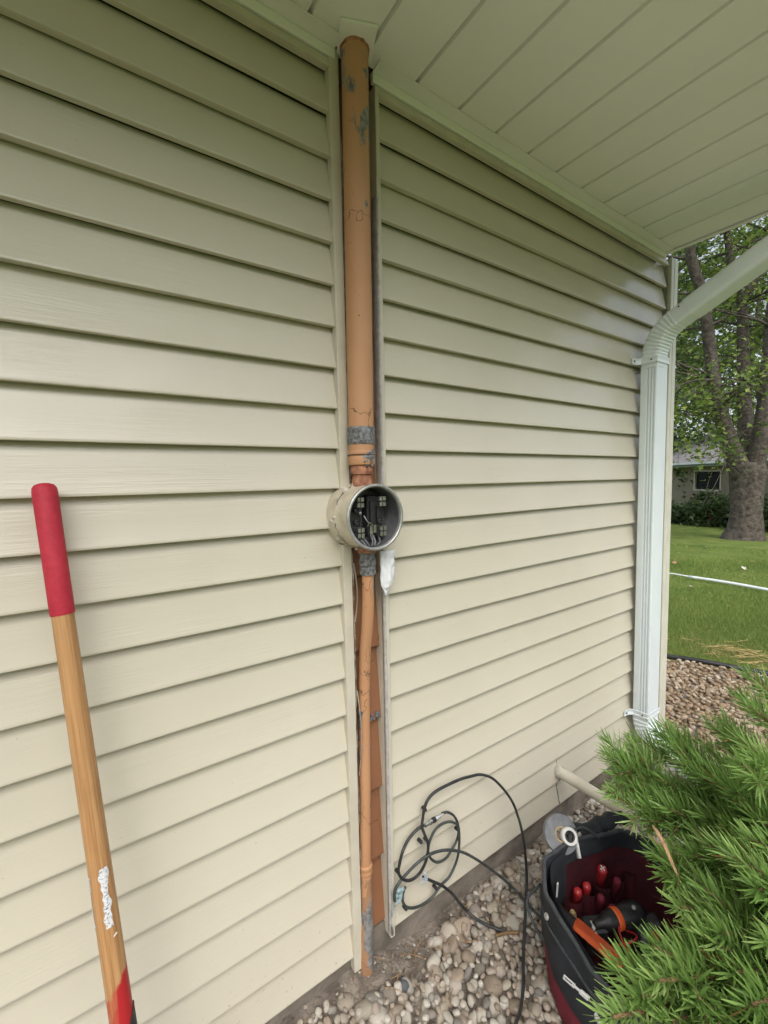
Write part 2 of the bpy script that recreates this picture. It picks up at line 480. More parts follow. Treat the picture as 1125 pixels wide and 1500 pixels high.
mb = MB()
xs = [-70,-40,-20,-10,-6,-3,0,2,3,3.6,4,4.5,5,6,7,8,9,10,12,14,16,18,20,22,24,27,30,40,60,90]
ys = [-70,-45,-25,-15,-10,-7,-5,-4,-3,-2,-1,0,1,2,3,4,5,6,8,10,12,15,20,30,45,70]
n = len(xs)
gv = [(x, y, lawn_z(x, y)+(0.03*mn.noise(Vector((x*.5,y*.5,2))) if x > 5 else 0)) for y in ys for x in xs]
gf = [(j*n+i, j*n+i+1, (j+1)*n+i+1, (j+1)*n+i) for j in range(len(ys)-1) for i in range(n-1)]
mb.add(gv, gf)
lawn = mb.build('lawn', M['lawn'], smooth=True); lawn['kind'] = 'structure'

mb = MB()
bx = np.concatenate([np.linspace(-3.0, 0.1, 26), np.linspace(0.15, 1.7, 52), np.linspace(1.75, 3.9, 44)])
by = np.concatenate([np.linspace(-1.9, -0.75, 18), np.linspace(-0.72, 0.16, 40), np.linspace(0.2, 2.6, 20)])
n = len(bx)
V = []
for y in by:
    for i, x in enumerate(bx):
        xx = min(x, edge_x(y)-0.02)
        V.append((xx, y, bed_z(xx, y)+0.006*mn.noise(Vector((xx*14, y*14, 5)))))
mb.add(V, [(j*n+i, j*n+i+1, (j+1)*n+i+1, (j+1)*n+i) for j in range(len(by)-1) for i in range(n-1)])
bed = mb.build('stone_bed', M['dirt'], smooth=True); bed['kind'] = 'structure'

# ------------------------------------------------------------------ the house
house = thing('house', (0, 0.05, 0), 'house wall in beige lap siding with a vertical open slot and white soffit above', 'house')
SP = 0.1016
Z0 = 1.54
def zk(k): return Z0 - k*SP
ZB = zk(14)
XL, XA, XB, XR = -2.6, 0.541, 0.683, 2.350

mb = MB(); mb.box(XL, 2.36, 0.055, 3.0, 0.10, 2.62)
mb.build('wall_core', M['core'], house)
mb = MB()
nx = 60
prof = [(0.5,-0.25),(0.022,-0.25),(0.020,0.0),(0.021,0.10),(0.024,0.128),(0.5,0.128)]
rings = []
for i in range(nx+1):
    x = XL + (2.385-XL)*i/nx
    rings.append([(x, y+0.003*mn.noise(Vector((x*5, z*9, 1))), z) for y, z in prof])
mb.rings(rings, False)
mb.build('foundation', M['concrete'], house, smooth=True, sharp=40)

def course(x0, x1, zb, joint, seed, cut_top=None):
    mb = MB()
    rec = 0.0200 if joint else 0.0180
    top = 0.1055 if cut_top is None else cut_top
    prof = [(0.0225, top), (0.0205, min(0.098, top-0.002)), (0.0105, 0.05), (0.0012, 0.0065), (0.0, 0.003), (0.0006, 0.0008), (0.0024, 0.0)]
    prof += [(0.0135, 0.0004), (0.0138, 0.011)] if joint else [(rec, 0.0010), (rec+.002, 0.011)]
    nx = max(4, int((x1-x0)/0.05))
    rings = []
    for i in range(nx+1):
        x = x0+(x1-x0)*i/nx
        dy = 0.0011*mn.noise(Vector((x*2.3, seed*7.7, 0)))+0.0005*mn.noise(Vector((x*9, seed*3.7, 4)))
        dz = 0.0009*mn.noise(Vector((x*1.7, seed*5.1, 9)))
        rings.append([(x, y+dy+(0.0008*mn.noise(Vector((x*6, z*40, seed))) if 0.01 < z < 0.09 else 0), zb+z+dz) for y, z in prof])
    mb.rings(rings, False)
    return mb.build('siding_course', M['vinyl'], house, smooth=True, sharp=35)

for k in range(-8, 15):
    zb = zk(k)
    joint = (k % 2 == 0)
    ct = None
    if k == -8: ct = 2.462 - zb if 2.462-zb < 0.1055 else None
    course(XL, XA+0.004, zb, joint, k+40, ct)
    if k in (13, 14):
        course(XB-0.004, 1.5185, zb, joint, k+80, ct)
        course(1.5215, XR, zb, joint, k+120, ct)
    else:
        course(XB-0.004, XR, zb, joint, k+80, ct)
k = -9
for x0, x1 in ((XL, XA+0.004), (XB-0.004, XR)):
    course(x0, x1, zk(-9), True, 33+x0, 0.03)

# trims under the eave
def hbox(name, x0, x1, y0, y1, z0, z1, mat, parent=house):
    mb = MB()
    mb.obox(((x0+x1)/2,(y0+y1)/2,(z0+z1)/2),(0,1,0),(0,0,1),(1,0,0),(y1-y0)/2,(z1-z0)/2,(x1-x0)/2, bev=min(0.0015,(y1-y0)/4,(z1-z0)/4))
    return mb.build(name, mat, parent)
for x0, x1 in ((XL, 0.540), (0.684, 2.350)):
    hbox('sill_trim', x0, x1, -0.004, 0.012, 2.450, 2.4715, M['trim'])
    hbox('sill_trim_bead', x0, x1, -0.0075, -0.0042, 2.450, 2.4575, M['trim'])

# open slot: the old orange lap boards behind
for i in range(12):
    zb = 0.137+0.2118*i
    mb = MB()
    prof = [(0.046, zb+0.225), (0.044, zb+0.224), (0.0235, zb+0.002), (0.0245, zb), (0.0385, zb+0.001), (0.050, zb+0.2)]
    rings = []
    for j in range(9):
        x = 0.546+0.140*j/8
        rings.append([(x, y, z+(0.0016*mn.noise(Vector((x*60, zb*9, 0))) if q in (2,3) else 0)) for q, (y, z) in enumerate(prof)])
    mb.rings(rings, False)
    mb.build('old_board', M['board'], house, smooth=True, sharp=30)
# chewed edge on one of the old boards
mb = MB()
for i in range(16):
    x = 0.612+0.05*random.Random(i).random(); z = 0.772+0.016*random.Random(i+50).random()
    r = 0.003+0.004*random.Random(i+9).random()
    mb.lathe((x, 0.020, z), (0,-1,0), [(0.0001,0.002),(r,0.0),(r*0.8,-0.004)], 7, nz=0.5, seed=i)
mb.build('board_putty', M['putty'], house)

def channel(zs0, zs1, left):
    n = int((zs1-zs0)/0.02)
    rings = []
    for i in range(n+1):
        z = zs0+(zs1-zs0)*i/n
        t = (z-0.1)/2.4
        w1 = 0.0012*mn.noise(Vector((z*3, 1 if left else 8, 0)))
        rag = 0.0010*mn.noise(Vector((z*45, 3 if left else 5, 0)))
        if left:
            lean = 0.006*(1-t)
            xa, xb = 0.5395+lean*0.3+w1, 0.566+lean*0.4+w1+rag
            ring = [(xa,0.016,z),(xa,-0.005,z),(xa+.0015,-0.0068,z),(xa+.012,-0.0072,z),(xb-.0015,-0.0068,z),(xb,-0.005,z),(xb,0.046,z)]
        else:
            xa, xb = 0.6715+w1+rag-0.004*(1-t), 0.6850-0.002*(1-t)
            ring = [(xa,0.046,z),(xa,-0.004,z),(xa+.0012,-0.0062,z),(xa+.009,-0.0068,z),(xb-.0012,-0.0062,z),(xb,-0.005,z),(xb,0.016,z)]
        rings.append(ring)
    mb = MB(); mb.rings(rings, False)
    return mb.build('side_channel', M['trim'], house, smooth=True, sharp=30)
channel(0.078, 1.292, True); channel(1.425, 2.498, True)
channel(0.100, 1.292, False); channel(1.425, 2.470, False)
# weathered grey face of the right-hand channel, proud of its inner side
for z0, z1, yb in ((0.112, 1.286, 0.004), (1.430, 2.20, 0.022)):
    n = int((z1-z0)/0.012); rings = []
    for i in range(n+1):
        z = z0+(z1-z0)*i/n
        t = (z-0.1)/2.4
        o = 0.0012*mn.noise(Vector((z*3, 8, 0)))+0.0010*mn.noise(Vector((z*45, 5, 0)))-0.004*(1-t)
        e = 0.0016*mn.noise(Vector((z*80, 2, 7)))
        xa = 0.6715+o-0.0022
        rings.append([(xa+.0018,yb,z),(xa+.0004,yb-.002,z),(xa-.0008,yb*.5,z),(xa-.0004,-0.003,z),(xa+.002,-0.0078-e*.3,z),(xa+.0052+e,-0.0086,z),(xa+.0064+e,-0.0060,z)])
    mb = MB(); mb.rings(rings, False)
    mb.build('grey_channel_edge', M['grey_edge'], house, smooth=True)
# broken caulk along both inner edges
for x0, z0, z1, sd_, mt in ((0.5685,1.44,2.30,1,'caulk'),(0.5695,0.12,1.27,2,'caulk'),(0.6715,1.46,2.25,3,'pale_caulk')):
    n = int((z1-z0)/0.006); P = []; rr = []
    for i in range(n+1):
        z = z0+(z1-z0)*i/n
        q = mn.noise(Vector((z*22, sd_*5.3, 0)))+0.6*mn.noise(Vector((z*70, sd_, 3)))
        P.append((x0+0.0015*mn.noise(Vector((z*15, sd_, 1))), -0.0065-0.001*q, z))
        rr.append(max(0.0003, 0.0012+0.0024*q))
    mb = MB(); mb.tube(P, rr, 6)
    mb.build('caulk_bead', M[mt], house, smooth=True)
# lifted strip of trim beside the lower pipe
mb = MB(); rings = []
for i in range(14):
    t = i/13; z = 0.89-0.24*t
    b = 0.007*math.sin(math.pi*t)
    rings.append([(0.570+b, -0.009-b*.8, z),(0.5745+b, -0.007-b*.6, z),(0.5755+b,-0.004-b*.5,z)])
mb.rings(rings, False); mb.build('lifted_strip', M['pale_caulk'], house, smooth=True)
mb = MB(); rings = []
for i in range(14):
    t = i/13; z = 1.24-0.16*t
    b = 0.006*math.sin(math.pi*t)
    rings.append([(0.569+b, -0.008-b, z),(0.575+b, -0.006-b*.6, z),(0.5765+b,-0.002-b*.5,z)])
mb.rings(rings, False); mb.build('lifted_strip', M['trim'], house, smooth=True)
# bright bent foil tab at the foot of the right-hand channel
mb = MB()
mb.rings([[(0.664,-0.010,0.150),(0.668,-0.012,0.150)],[(0.661,-0.016,0.140),(0.668,-0.018,0.138)],[(0.664,-0.014,0.122),(0.671,-0.016,0.124)],[(0.669,-0.008,0.108),(0.673,-0.011,0.110)]], False)
mb.build('bent_foil_tab', M['jaw'], house, smooth=True)

# corner post
rings = []
for i in range(40):
    z = 0.10+(2.492-0.10)*i/39
    w1 = 0.0012*mn.noise(Vector((z*2, 3, 3)))
    x0 = 2.374+w1
    rings.append([(x0,0.006,z),(x0,-0.008,z),(x0+.002,-0.0105,z),(x0+.024,-0.011,z),(x0+.026,-0.008,z),(x0+.030,-0.008,z),(x0+.032,-0.011,z),
                  (x0+.066,-0.011,z),(x0+.069,-0.008,z),(x0+.069,0.05,z),(x0+.060,0.055,z)])
mb = MB(); mb.rings(rings, False, False, False)
top = rings[-1]; mb.add(top, [tuple(range(len(top)))])
mb.build('corner_post', basic('cream_post', (0.62,0.61,0.51), (0.68,0.67,0.575), 12, 0.42), house, smooth=True, sharp=25)
mb = MB(); mb.box(2.3605, 2.42, 0.056, 3.0, 0.1, 2.62); mb.build('side_wall', M['trim'], house)

# soffit
sof = sub_empty('soffit', house)
G = 0.1533
YE = -0.74
i0 = -22
x = 0.779 + G*i0
while x < 2.30:
    x1 = min(x+G, 2.312)
    prof = [(x,2.5135),(x+.0035,2.5130),(x+.0070,2.5012),(x+.0092,2.5),(x+.05,2.5),(x+.10,2.5),(x1-.0062,2.5),(x1-.0042,2.5012),(x1,2.5135)]
    rings = []
    for j in range(15):
        y = -0.012+(YE+0.012)*j/14
        rings.append([(a+.0006*mn.noise(Vector((x,y*4,0))), y, zz+0.0011*mn.noise(Vector((a*9, y*3, 2)))-(0 if q in (0,1,8) else 0.001)) for q, (a, zz) in enumerate(prof)])
    mb = MB(); mb.rings(rings, False)
    mb.build('soffit_panel', M['soffit'], sof, smooth=True, sharp=30)
    x += G
for x0, x1 in ((XL, 0.556), (0.664, 2.318)):
    hbox('wall_trim', x0, x1, -0.046, 0.004, 2.4965, 2.4985, M['soffit'])
    hbox('wall_trim_leg', x0, x1, -0.009, 0.004, 2.4735, 2.4960, M['soffit'])
    hbox('wall_trim_bead', x0, x1, -0.0472, -0.0440, 2.4945, 2.4963, M['soffit'])
# edge trim at the gable end
hbox_y = lambda name, x0, x1, z0, z1: MB().obox(((x0+x1)/2,-0.37,(z0+z1)/2),(1,0,0),(0,0,1),(0,1,0),(x1-x0)/2,(z1-z0)/2,0.37,bev=0.0015).build(name, M['soffit'], sof)
hbox_y('edge_trim', 2.306, 2.316, 2.4890, 2.4975)
hbox_y('edge_trim', 2.3165, 2.334, 2.4935, 2.56)
# fascia, gutter and roof above
MB().box(XL, 2.336, -0.762, -0.742, 2.488, 2.64).build('fascia', M['white_metal'], house)
pr = [(-0.7645,2.645),(-0.7645,2.525),(-0.835,2.525),(-0.855,2.560),(-0.885,2.585),(-0.888,2.645),(-0.882,2.645),(-0.880,2.588),(-0.851,2.563),(-0.832,2.529),(-0.768,2.529),(-0.768,2.645)]
mb = MB(); mb.rings([[(XL,y,z) for y,z in pr],[(2.40,y,z) for y,z in pr]], True, True, True)
mb.build('gutter', M['white_metal'], house)
mb = MB()
mb.add([(XL,-0.80,2.65),(2.50,-0.80,2.65),(2.50,3.2,4.0),(XL,3.2,4.0),(XL,-0.80,2.67),(2.50,-0.80,2.67),(2.50,3.2,4.03),(XL,3.2,4.03)],
       [(0,3,2,1),(4,5,6,7),(0,1,5,4),(1,2,6,5),(2,3,7,6),(3,0,4,7)])
mb.build('roof', M['roof'], house)
mb = MB()
mb.add([(2.42,0.056,2.62),(2.42,3.0,2.62),(2.42,3.0,3.9),(2.36,0.056,2.62),(2.36,3.0,2.62),(2.36,3.0,3.9)],[(0,1,2),(3,5,4),(0,2,5,3),(0,3,4,1),(1,4,5,2)])
mb.build('gable', M['trim'], house)
# collar plate where the pipe goes through the soffit
mb = MB()
c = Vector((0.590,-0.052,2.4950))
ax = Vector((0.92,-0.38,0)).normalized(); ay = Vector((0.38,0.92,0)).normalized()
mb.obox(c, ax, ay, (0,0,1), 0.043, 0.046, 0.0040, bev=0.002)

mb.build('pipe_collar', M['soffit'], house)

# ------------------------------------------------------------------ upper conduit
up = thing('service_pipe', (0.586, -0.035, 1.44), 'thick orange painted steel pipe rising from round meter box to the soffit', 'pipe')
def upx(z): return 0.586+0.009*(z-1.45)/1.05
UY = -0.035
zz = np.linspace(1.520, 2.53, 30)
mb = MB(); mb.tube([(upx(z), UY, z) for z in zz], 0.0325, 36)
mb.build('pipe', M['pipe'], up, smooth=True, sharp=60)
mb = MB()
mb.lathe((upx(1.57),UY,1.5705),(0,0,1),[(0.0328,-0.0225),(0.0344,-0.021),(0.0348,-0.010),(0.0340,0.0),(0.0350,0.012),(0.0342,0.020),(0.0328,0.0225)],40,nz=0.05)
mb.build('tape_band', M['putty'], up, smooth=True)
mb = MB()
mb.lathe((0.5865,UY,1.50),(0,0,1),[(0.024,-0.004),(0.0335,-0.002),(0.0345,0.002),(0.0345,0.016),(0.0335,0.0185),(0.0326,0.020),(0.0342,0.0225),(0.0345,0.030),(0.0326,0.034)],40,nz=0.02)
mb.build('coupling', M['pipe'], up, smooth=True, sharp=40)
mb = MB()
mb.lathe((0.5865,UY,1.44),(0,0,1),[(0.026,0.0),(0.026,0.020),(0.0245,0.022),(0.0245,0.032),(0.0285,0.034),(0.0285,0.052),(0.0245,0.057)],40,nz=0.03)
mb.build('threaded_hub', M['rust'], up, smooth=True, sharp=40)
mb = MB()
mb.tube([(upx(1.52)+0.0346*math.cos(a), UY+0.0346*math.sin(a), 1.5225) for a in np.linspace(0, 2*math.pi, 40)], 0.0013, 6)
mb.build('tie_wire', M['hole'], up, smooth=True)
mb = MB()
rg = random.Random(4)
for i in range(60):
    a = -1.30+rg.gauss(0,.30); zb_ = 1.514+rg.gauss(0,.009)
    mb.lathe((0.5865+0.0338*math.cos(a), UY+0.0338*math.sin(a), zb_), (math.cos(a),math.sin(a),rg.gauss(0,.3)), [(0.0035+rg.random()*.0035,-0.002),(0.0025,0.0010),(0.0001,0.0014+rg.random()*.001)], 7, nz=0.9, seed=i*1.7)
mb.build('putty_blob', M['putty'], up, smooth=True)

mb = MB()
mb.lathe((upx(2.49),UY,2.4905),(0,0,1),[(0.0326,-0.006),(0.0338,-0.004),(0.0352,0.0),(0.0390,0.004)],40,nz=0.10)
mb.build('caulk_collar', M['rust'], up, smooth=True)

# ------------------------------------------------------------------ meter socket
CX, CZ = 0.588, 1.366
ms = thing('meter_socket', (CX, 0.02, CZ-0.085), 'round open electric meter socket with grey rim and bare contacts between two pipes', 'meter socket')
o = (CX, -0.017, CZ)
mb = MB()
mb.lathe(o, (0,1,0), [(0.0818,-0.0735),(0.0808,-0.070),(0.0798,-0.045),(0.0800,-0.026),(0.0825,-0.018),(0.0840,-0.0145),(0.0832,-0.011),(0.0838,-0.004),(0.0855,0.006),(0.084,0.045)], 72, nz=0.016)
mb.build('shell', M['socket'], ms, smooth=True, sharp=50)
mb = MB()
mb.lathe(o, (0,1,0), [(0.0755,-0.060),(0.0750,-0.0785),(0.0770,-0.0815),(0.0803,-0.0820),(0.0831,-0.0800),(0.0836,-0.0765),(0.0818,-0.0725)], 72, nz=0.004)
mb.build('rim', M['steel'], ms, smooth=True)
mb = MB()
mb.lathe(o, (0,1,0), [(0.0757,-0.0770),(0.0743,-0.060),(0.0736,-0.022),(0.0678,-0.014),(0.0001,-0.014)], 64)
mb.build('cup', M['inner'], ms, smooth=True, sharp=50)
# crusty paint and caulk round the back
mb = MB(); rg = random.Random(8)
for i in range(46):
    a = rg.uniform(0, 2*math.pi)
    if -0.5 < a-0 < 0.5: continue
    rr = 0.0795+rg.random()*0.008; yy = -0.035+rg.random()*0.016
    mb.lathe((CX+rr*math.cos(a), yy, CZ+rr*math.sin(a)), (math.cos(a)*.7, -0.7, math.sin(a)*.7), [(0.004+rg.random()*.005,-0.002),(0.0035,0.0012),(0.0001,0.0022)], 7, nz=0.7, seed=i)
mb.build('crusted_caulk', M['pale_caulk'], ms, smooth=True)['kind'] = 'stuff'
mb = MB()
for a0, a1, r0 in ((2.0,2.75,0.0842),(3.3,4.3,0.0846),(1.35,1.9,0.0830)):
    P = []; rr = []
    for t in np.linspace(a0, a1, 30):
        rad = r0+0.003*mn.noise(Vector((t*9,a0,0)))
        P.append((CX+rad*math.cos(t), -0.035+0.005*mn.noise(Vector((t*7,a0,5))), CZ+rad*math.sin(t)))
        rr.append(0.0009+0.0012*abs(mn.noise(Vector((t*20,a0,2)))))
    mb = MB(); mb.tube(P, rr, 6)
    mb.build('crack_line', M['caulk'], ms, smooth=True)
mb = MB(); mb.obox((CX-0.040,-0.0450,CZ),(1,0,0),(0,1,0),(0,0,1),0.017,0.014,0.052,bev=0.003)
mb.build('contact_block', M['black'], ms)
mb = MB(); mb.obox((CX+0.022,-0.0450,CZ),(1,0,0),(0,1,0),(0,0,1),0.024,0.014,0.054,bev=0.003)
mb.obox((CX+0.010,-0.0610,CZ+0.003),(1,0,0),(0,1,0),(0,0,1),0.007,0.006,0.036,bev=0.002)
mb.obox((CX+0.030,-0.0610,CZ+0.006),(1,0,0),(0,1,0),(0,0,1),0.006,0.005,0.026,bev=0.002)
mb.build('contact_block', M['black'], ms)
for dx in (-0.034, 0.032):
    for dz in (0.038, -0.038):
        mb = MB()
        for s_ in (-1, 1):
            for q in (-1, 1):
                mb.obox((CX+dx+s_*0.0052,-0.0690, CZ+dz+q*0.0070),(1,0,0),(0,1,0),(0,0,1),0.0041,0.012,0.0056,bev=0.001)
        mb.build('jaw', M['jaw'], ms)
for dx, dz in ((-0.040,-0.012),(0.030,-0.014),(0.030,0.020),(-0.040,0.018)):
    mb = MB(); mb.lathe((CX+dx,-0.0680,CZ+dz),(0,-1,0),[(0.0062,-0.01),(0.0062,0.001),(0.0045,0.002),(0.0030,-0.001),(0.0001,-0.001)],12)
    mb.build('terminal_screw', M['hole'], ms)
for i, (xa, za, xb, zb) in enumerate(((-0.034,-0.050,-0.020,-0.078),(-0.026,-0.046,-0.012,-0.079),(0.000,-0.040,-0.004,-0.080),(0.006,-0.040,0.004,-0.080),(0.028,-0.050,0.012,-0.079))):
    mb = MB(); mb.tube(smooth_path([(CX+xa,-0.0610,CZ+za),(CX+(xa+xb)/2+.002,-0.0770,CZ+(za+zb)/2),(CX+xb,-0.0790,CZ+zb+0.006)]),0.0022,8)
    mb.build('stub_wire', M['wire'], ms, smooth=True)
mb = MB()
mb.tube(smooth_path([(CX-0.022,-0.0730,CZ+0.004),(CX-0.014,-0.0790,CZ-0.012),(CX-0.004,-0.0770,CZ-0.016),(CX+0.002,-0.0750,CZ-0.022)]),0.0014,6)
mb.tube(smooth_path([(CX-0.010,-0.0790,CZ-0.012),(CX-0.014,-0.0770,CZ-0.024)]),0.0012,6)
mb.lathe((CX-0.028,-0.0630,CZ+0.010),(0,-1,0),[(0.004,0),(0.004,0.004),(0.0001,0.005)],10)
mb.obox((CX+0.002,-0.0650,CZ-0.034),(1,0,0),(0,1,0),(0,0,1),0.004,0.006,0.012,bev=0.001)
mb.obox((CX+0.013,-0.0650,CZ-0.032),(1,0,0),(0,1,0),(0,0,1),0.004,0.006,0.010,bev=0.001)
mb.build('bonding_lug', M['jaw'], ms)

# ------------------------------------------------------------------ lower conduit
lp = thing('lower_conduit', (0.587, 0, 0.03), 'thin orange painted conduit running from the meter box down to the ground', 'pipe')
P = [(0.5995,-0.032,1.290),(0.5995,-0.032,1.235),(0.600,-0.031,1.15),(0.6005,-0.022,1.07),(0.601,-0.008,1.0),(0.601,0.000,0.92),(0.599,0.003,0.8),(0.595,0.002,0.6),(0.590,0.001,0.40),(0.588,0.0,0.30),(0.584,-0.001,0.10),(0.583,-0.002,0.02)]
mb = MB(); mb.tube(smooth_path(P,4), 0.0158, 24); mb.build('pipe', M['pipe'], lp, smooth=True)
mb = MB(); mb.lathe((0.5995,-0.032,1.235),(0,0,1),[(0.0162,-0.026),(0.0215,-0.024),(0.0225,-0.006),(0.0205,-0.004),(0.0205,0.000),(0.0230,0.002),(0.0232,0.018),(0.0205,0.020),(0.0205,0.030),(0.024,0.032),(0.024,0.042)],8)
mb.build('compression_nut', M['putty'], lp)
mb = MB(); mb.lathe((0.5985,-0.032,1.284),(0,0,1),[(0.0245,-0.014),(0.0255,-0.006),(0.026,0.000)],32,nz=0.03)
mb.build('threaded_hub', M['rust'], lp, smooth=True)
mb = MB(); mb.lathe((0.5905,0.0015,0.365),(-0.02,0,1),[(0.0160,-0.022),(0.0180,-0.018),(0.0195,-0.012),(0.0180,-0.008),(0.0180,-0.002),(0.0198,0.003),(0.0198,0.008),(0.0160,0.012)],28)
mb.build('coupling', M['pipe'], lp, smooth=True)
mb = MB(); mb.tube(smooth_path([(0.5895,0.001,0.345),(0.589,0.0,0.28),(0.586,-0.001,0.2),(0.584,-0.002,0.1),(0.583,-0.002,0.02)],5),[0.0165]*5+[0.018]*5+[0.0205]*5+[0.0215]*6,24,jit=0.05)
mb.build('sleeve', mat_orange('dirty_sleeve_paint',(0.30,0.165,0.09),(0.40,0.22,0.12),0.56), lp, smooth=True)
mb = MB(); rg = random.Random(12)
for i in range(60):
    t = rg.random(); z = 0.822-0.14*t*t
    a = -1.9-1.0*rg.random()*(1-t*.3)-0.5*t
    mb.lathe((0.5985+0.0155*math.cos(a), 0.006+0.0155*math.sin(a), z), (math.cos(a),math.sin(a),0), [(0.0085*(1-.5*t),-0.003),(0.0065*(1-.5*t),0.0010),(0.0001,0.0016)], 7, nz=0.6, seed=i)
mb.build('putty_patch', M['putty'], lp, smooth=True)

# torn white wrap below the socket
mb = MB(); rings = []
for i in range(15):
    t = i/14; z = 1.268-0.100*t
    wdt = 0.046 if t < 0.84 else 0.046*(1-(t-0.84)*3.2)
    cx = 0.661-0.002*t
    ring = []
    for j in range(13):
        s_ = j/12*2-1
        xx = cx+s_*wdt*0.5
        yy = -0.036-0.008*(1-s_*s_)+0.006*mn.noise(Vector((s_*2.5, t*7, 1)))+0.0025*abs(mn.noise(Vector((s_*7, t*16, 3))))
        ring.append((xx, yy, z+0.004*mn.noise(Vector((s_*3, t*3, 8)))+(0.007*s_ if t > 0.5 else 0)))
    rings.append(ring)
mb.rings(rings, False)
wrap = mb.build('torn_wrap', M['white_wrap'], smooth=True)
sm = wrap.modifiers.new('thick', 'SOLIDIFY'); sm.thickness = 0.0012
tag(wrap, 'torn piece of white wrap hanging from the underside of the round meter socket', 'wrap')
mb = MB(); rings = []
for i in range(8):
    t = i/7
    rings.append([(0.650+s_*0.012*(1-t*.8)+0.004*t, -0.034-0.006*math.sin(t*3), 1.176-0.034*t) for s_ in (-1,0,1)])
mb.rings(rings, False); ob = mb.build('torn_tail', M['white_wrap'], wrap, smooth=True)
sm = ob.modifiers.new('thick', 'SOLIDIFY'); sm.thickness = 0.001

# ------------------------------------------------------------------ downspout
ds = thing('downspout', (2.14, -0.05, 0.1), 'white corrugated downspout strapped to the house corner with an elbow at each end', 'downspout')
DX0, DX1, DY0, DY1 = 2.082, 2.186, -0.083, -0.013
DC = Vector(((DX0+DX1)/2, (DY0+DY1)/2, 0))
HW, HD = (DX1-DX0)/2, (DY1-DY0)/2
def rect_prof(hw, hd, groove=0.0, r=0.006):
    """rounded rectangle; with groove > 0 the narrow sides carry three ribs near the outer edge, the front two faint ones"""
    pts = []
    def side(a, b, nrm, cs, dep):
        A, B = Vector(a), Vector(b); L = (B-A).length
        out = [A]
        if groove:
            for c in cs:
                for dt, dd in ((-0.0052,0),(-0.0034,1),(0.0034,1),(0.0052,0)):
                    out.append(A+(B-A)*(c+dt/L)-Vector(nrm)*dep*dd)
        out.append(B); return out
    K = (0.35, 0.7) if r <= 0.008 else (0.2, 0.4, 0.6, 0.8)
    def corner(cx, cy, a0): return [Vector((cx+r*math.cos(R(a0+90*k)), cy+r*math.sin(R(a0+90*k)))) for k in K]
    pts += side((-hw+r,-hd),(hw-r,-hd),(0,-1),(),0)+corner(hw-r,-hd+r,-90)
    pts += side((hw,-hd+r),(hw,hd-r),(1,0),(0.22,0.42,0.62),groove)+corner(hw-r,hd-r,0)
    pts += side((hw-r,hd),(-hw+r,hd),(0,1),(),0)+corner(-hw+r,hd-r,90)
    pts += side((-hw,hd-r),(-hw,-hd+r),(-1,0),(0.46,0.67,0.88),groove)+corner(-hw+r,-hd+r,180)
    return pts
def sweep_rect(path, prof, scale=None, capped=True):
    """path lies in a plane x = const; profile x stays world x"""
    P = [Vector(p) for p in path]; rings = []
    for i, p in enumerate(P):
        t = (P[min(i+1,len(P)-1)]-P[max(i-1,0)]).normalized()
        nx_ = Vector((1,0,0)); ny = t.cross(nx_).normalized()
        if ny.y < 0 and abs(ny.y) > 1e-6 and t.z > 0: ny = ny
        s_ = scale[i] if scale else 1.0
        rings.append([p+nx_*q.x*s_+ny*q.y*s_ for q in prof])
    return rings
PG = rect_prof(HW, HD, 0.0045)
P0 = rect_prof(HW+0.0012, HD+0.0012, 0, 0.016)
mb = MB(); mb.rings(sweep_rect([DC+Vector((0,0,z)) for z in (0.30,0.8,1.2,1.6,1.96)], PG), True, True, True)
mb.build('spout_tube', M['white_metal'], ds)
# upper elbow: bends out from the wall, crimped on the inside of the bend
el = R(27)
def arc(cz, rad, a0, a1, n):
    out = []
    for i in range(n):
        a = a0+(a1-a0)*i/(n-1)
        out.append(Vector((DC.x, DC.y-rad*(1-math.cos(a)), cz+rad*math.sin(a))))
    return out
path = [DC+Vector((0,0,1.93)), DC+Vector((0,0,1.965))]
sc = [1.0, 1.0]
a_end = R(90)-el
NA = 45
ap = arc(1.971, 0.170, 0.0, a_end, NA)
for i, p in enumerate(ap):
    path.append(p); sc.append(1.0+(0.042 if i % 4 in (1,2) else 0.0))
dirv = Vector((0,-math.cos(el),math.sin(el)))
for d in (0.01, 0.055): path.append(ap[-1]+dirv*d); sc.append(1.0)
mb = MB(); mb.rings(sweep_rect(path, P0, sc), True, True, True)
mb.build('upper_elbow', M['white_metal'], ds, smooth=True, sharp=14)
pe = ap[-1]+dirv*0.050
pend = pe+dirv*0.66
PS = rect_prof(HW+0.0040, HD+0.0040, 0, 0.018)
mb = MB()
L_ = (pend.y+0.80)
mb.rings(sweep_rect([pe, pe+dirv*0.2, pe+dirv*0.4, pe+dirv*0.60, pe+dirv*0.66+Vector((0,0,0.01)), pe+dirv*0.70+Vector((0,0,0.035)), pe+dirv*0.715+Vector((0,0,0.075))], PS), True, True, True)
mb.build('sloping_tube', M['white_metal'], ds, smooth=True, sharp=30)
mb = MB()
ps_ = ap[-1]+dirv*0.032+Vector((-HW-0.0015,0,0))
nrm = Vector((0,math.sin(el),math.cos(el)))
mb.lathe(ps_+nrm*0.020,(-1,0,0),[(0.0035,0),(0.0032,0.0015),(0.0001,0.002)],10)
mb.build('screw', M['hole'], ds)
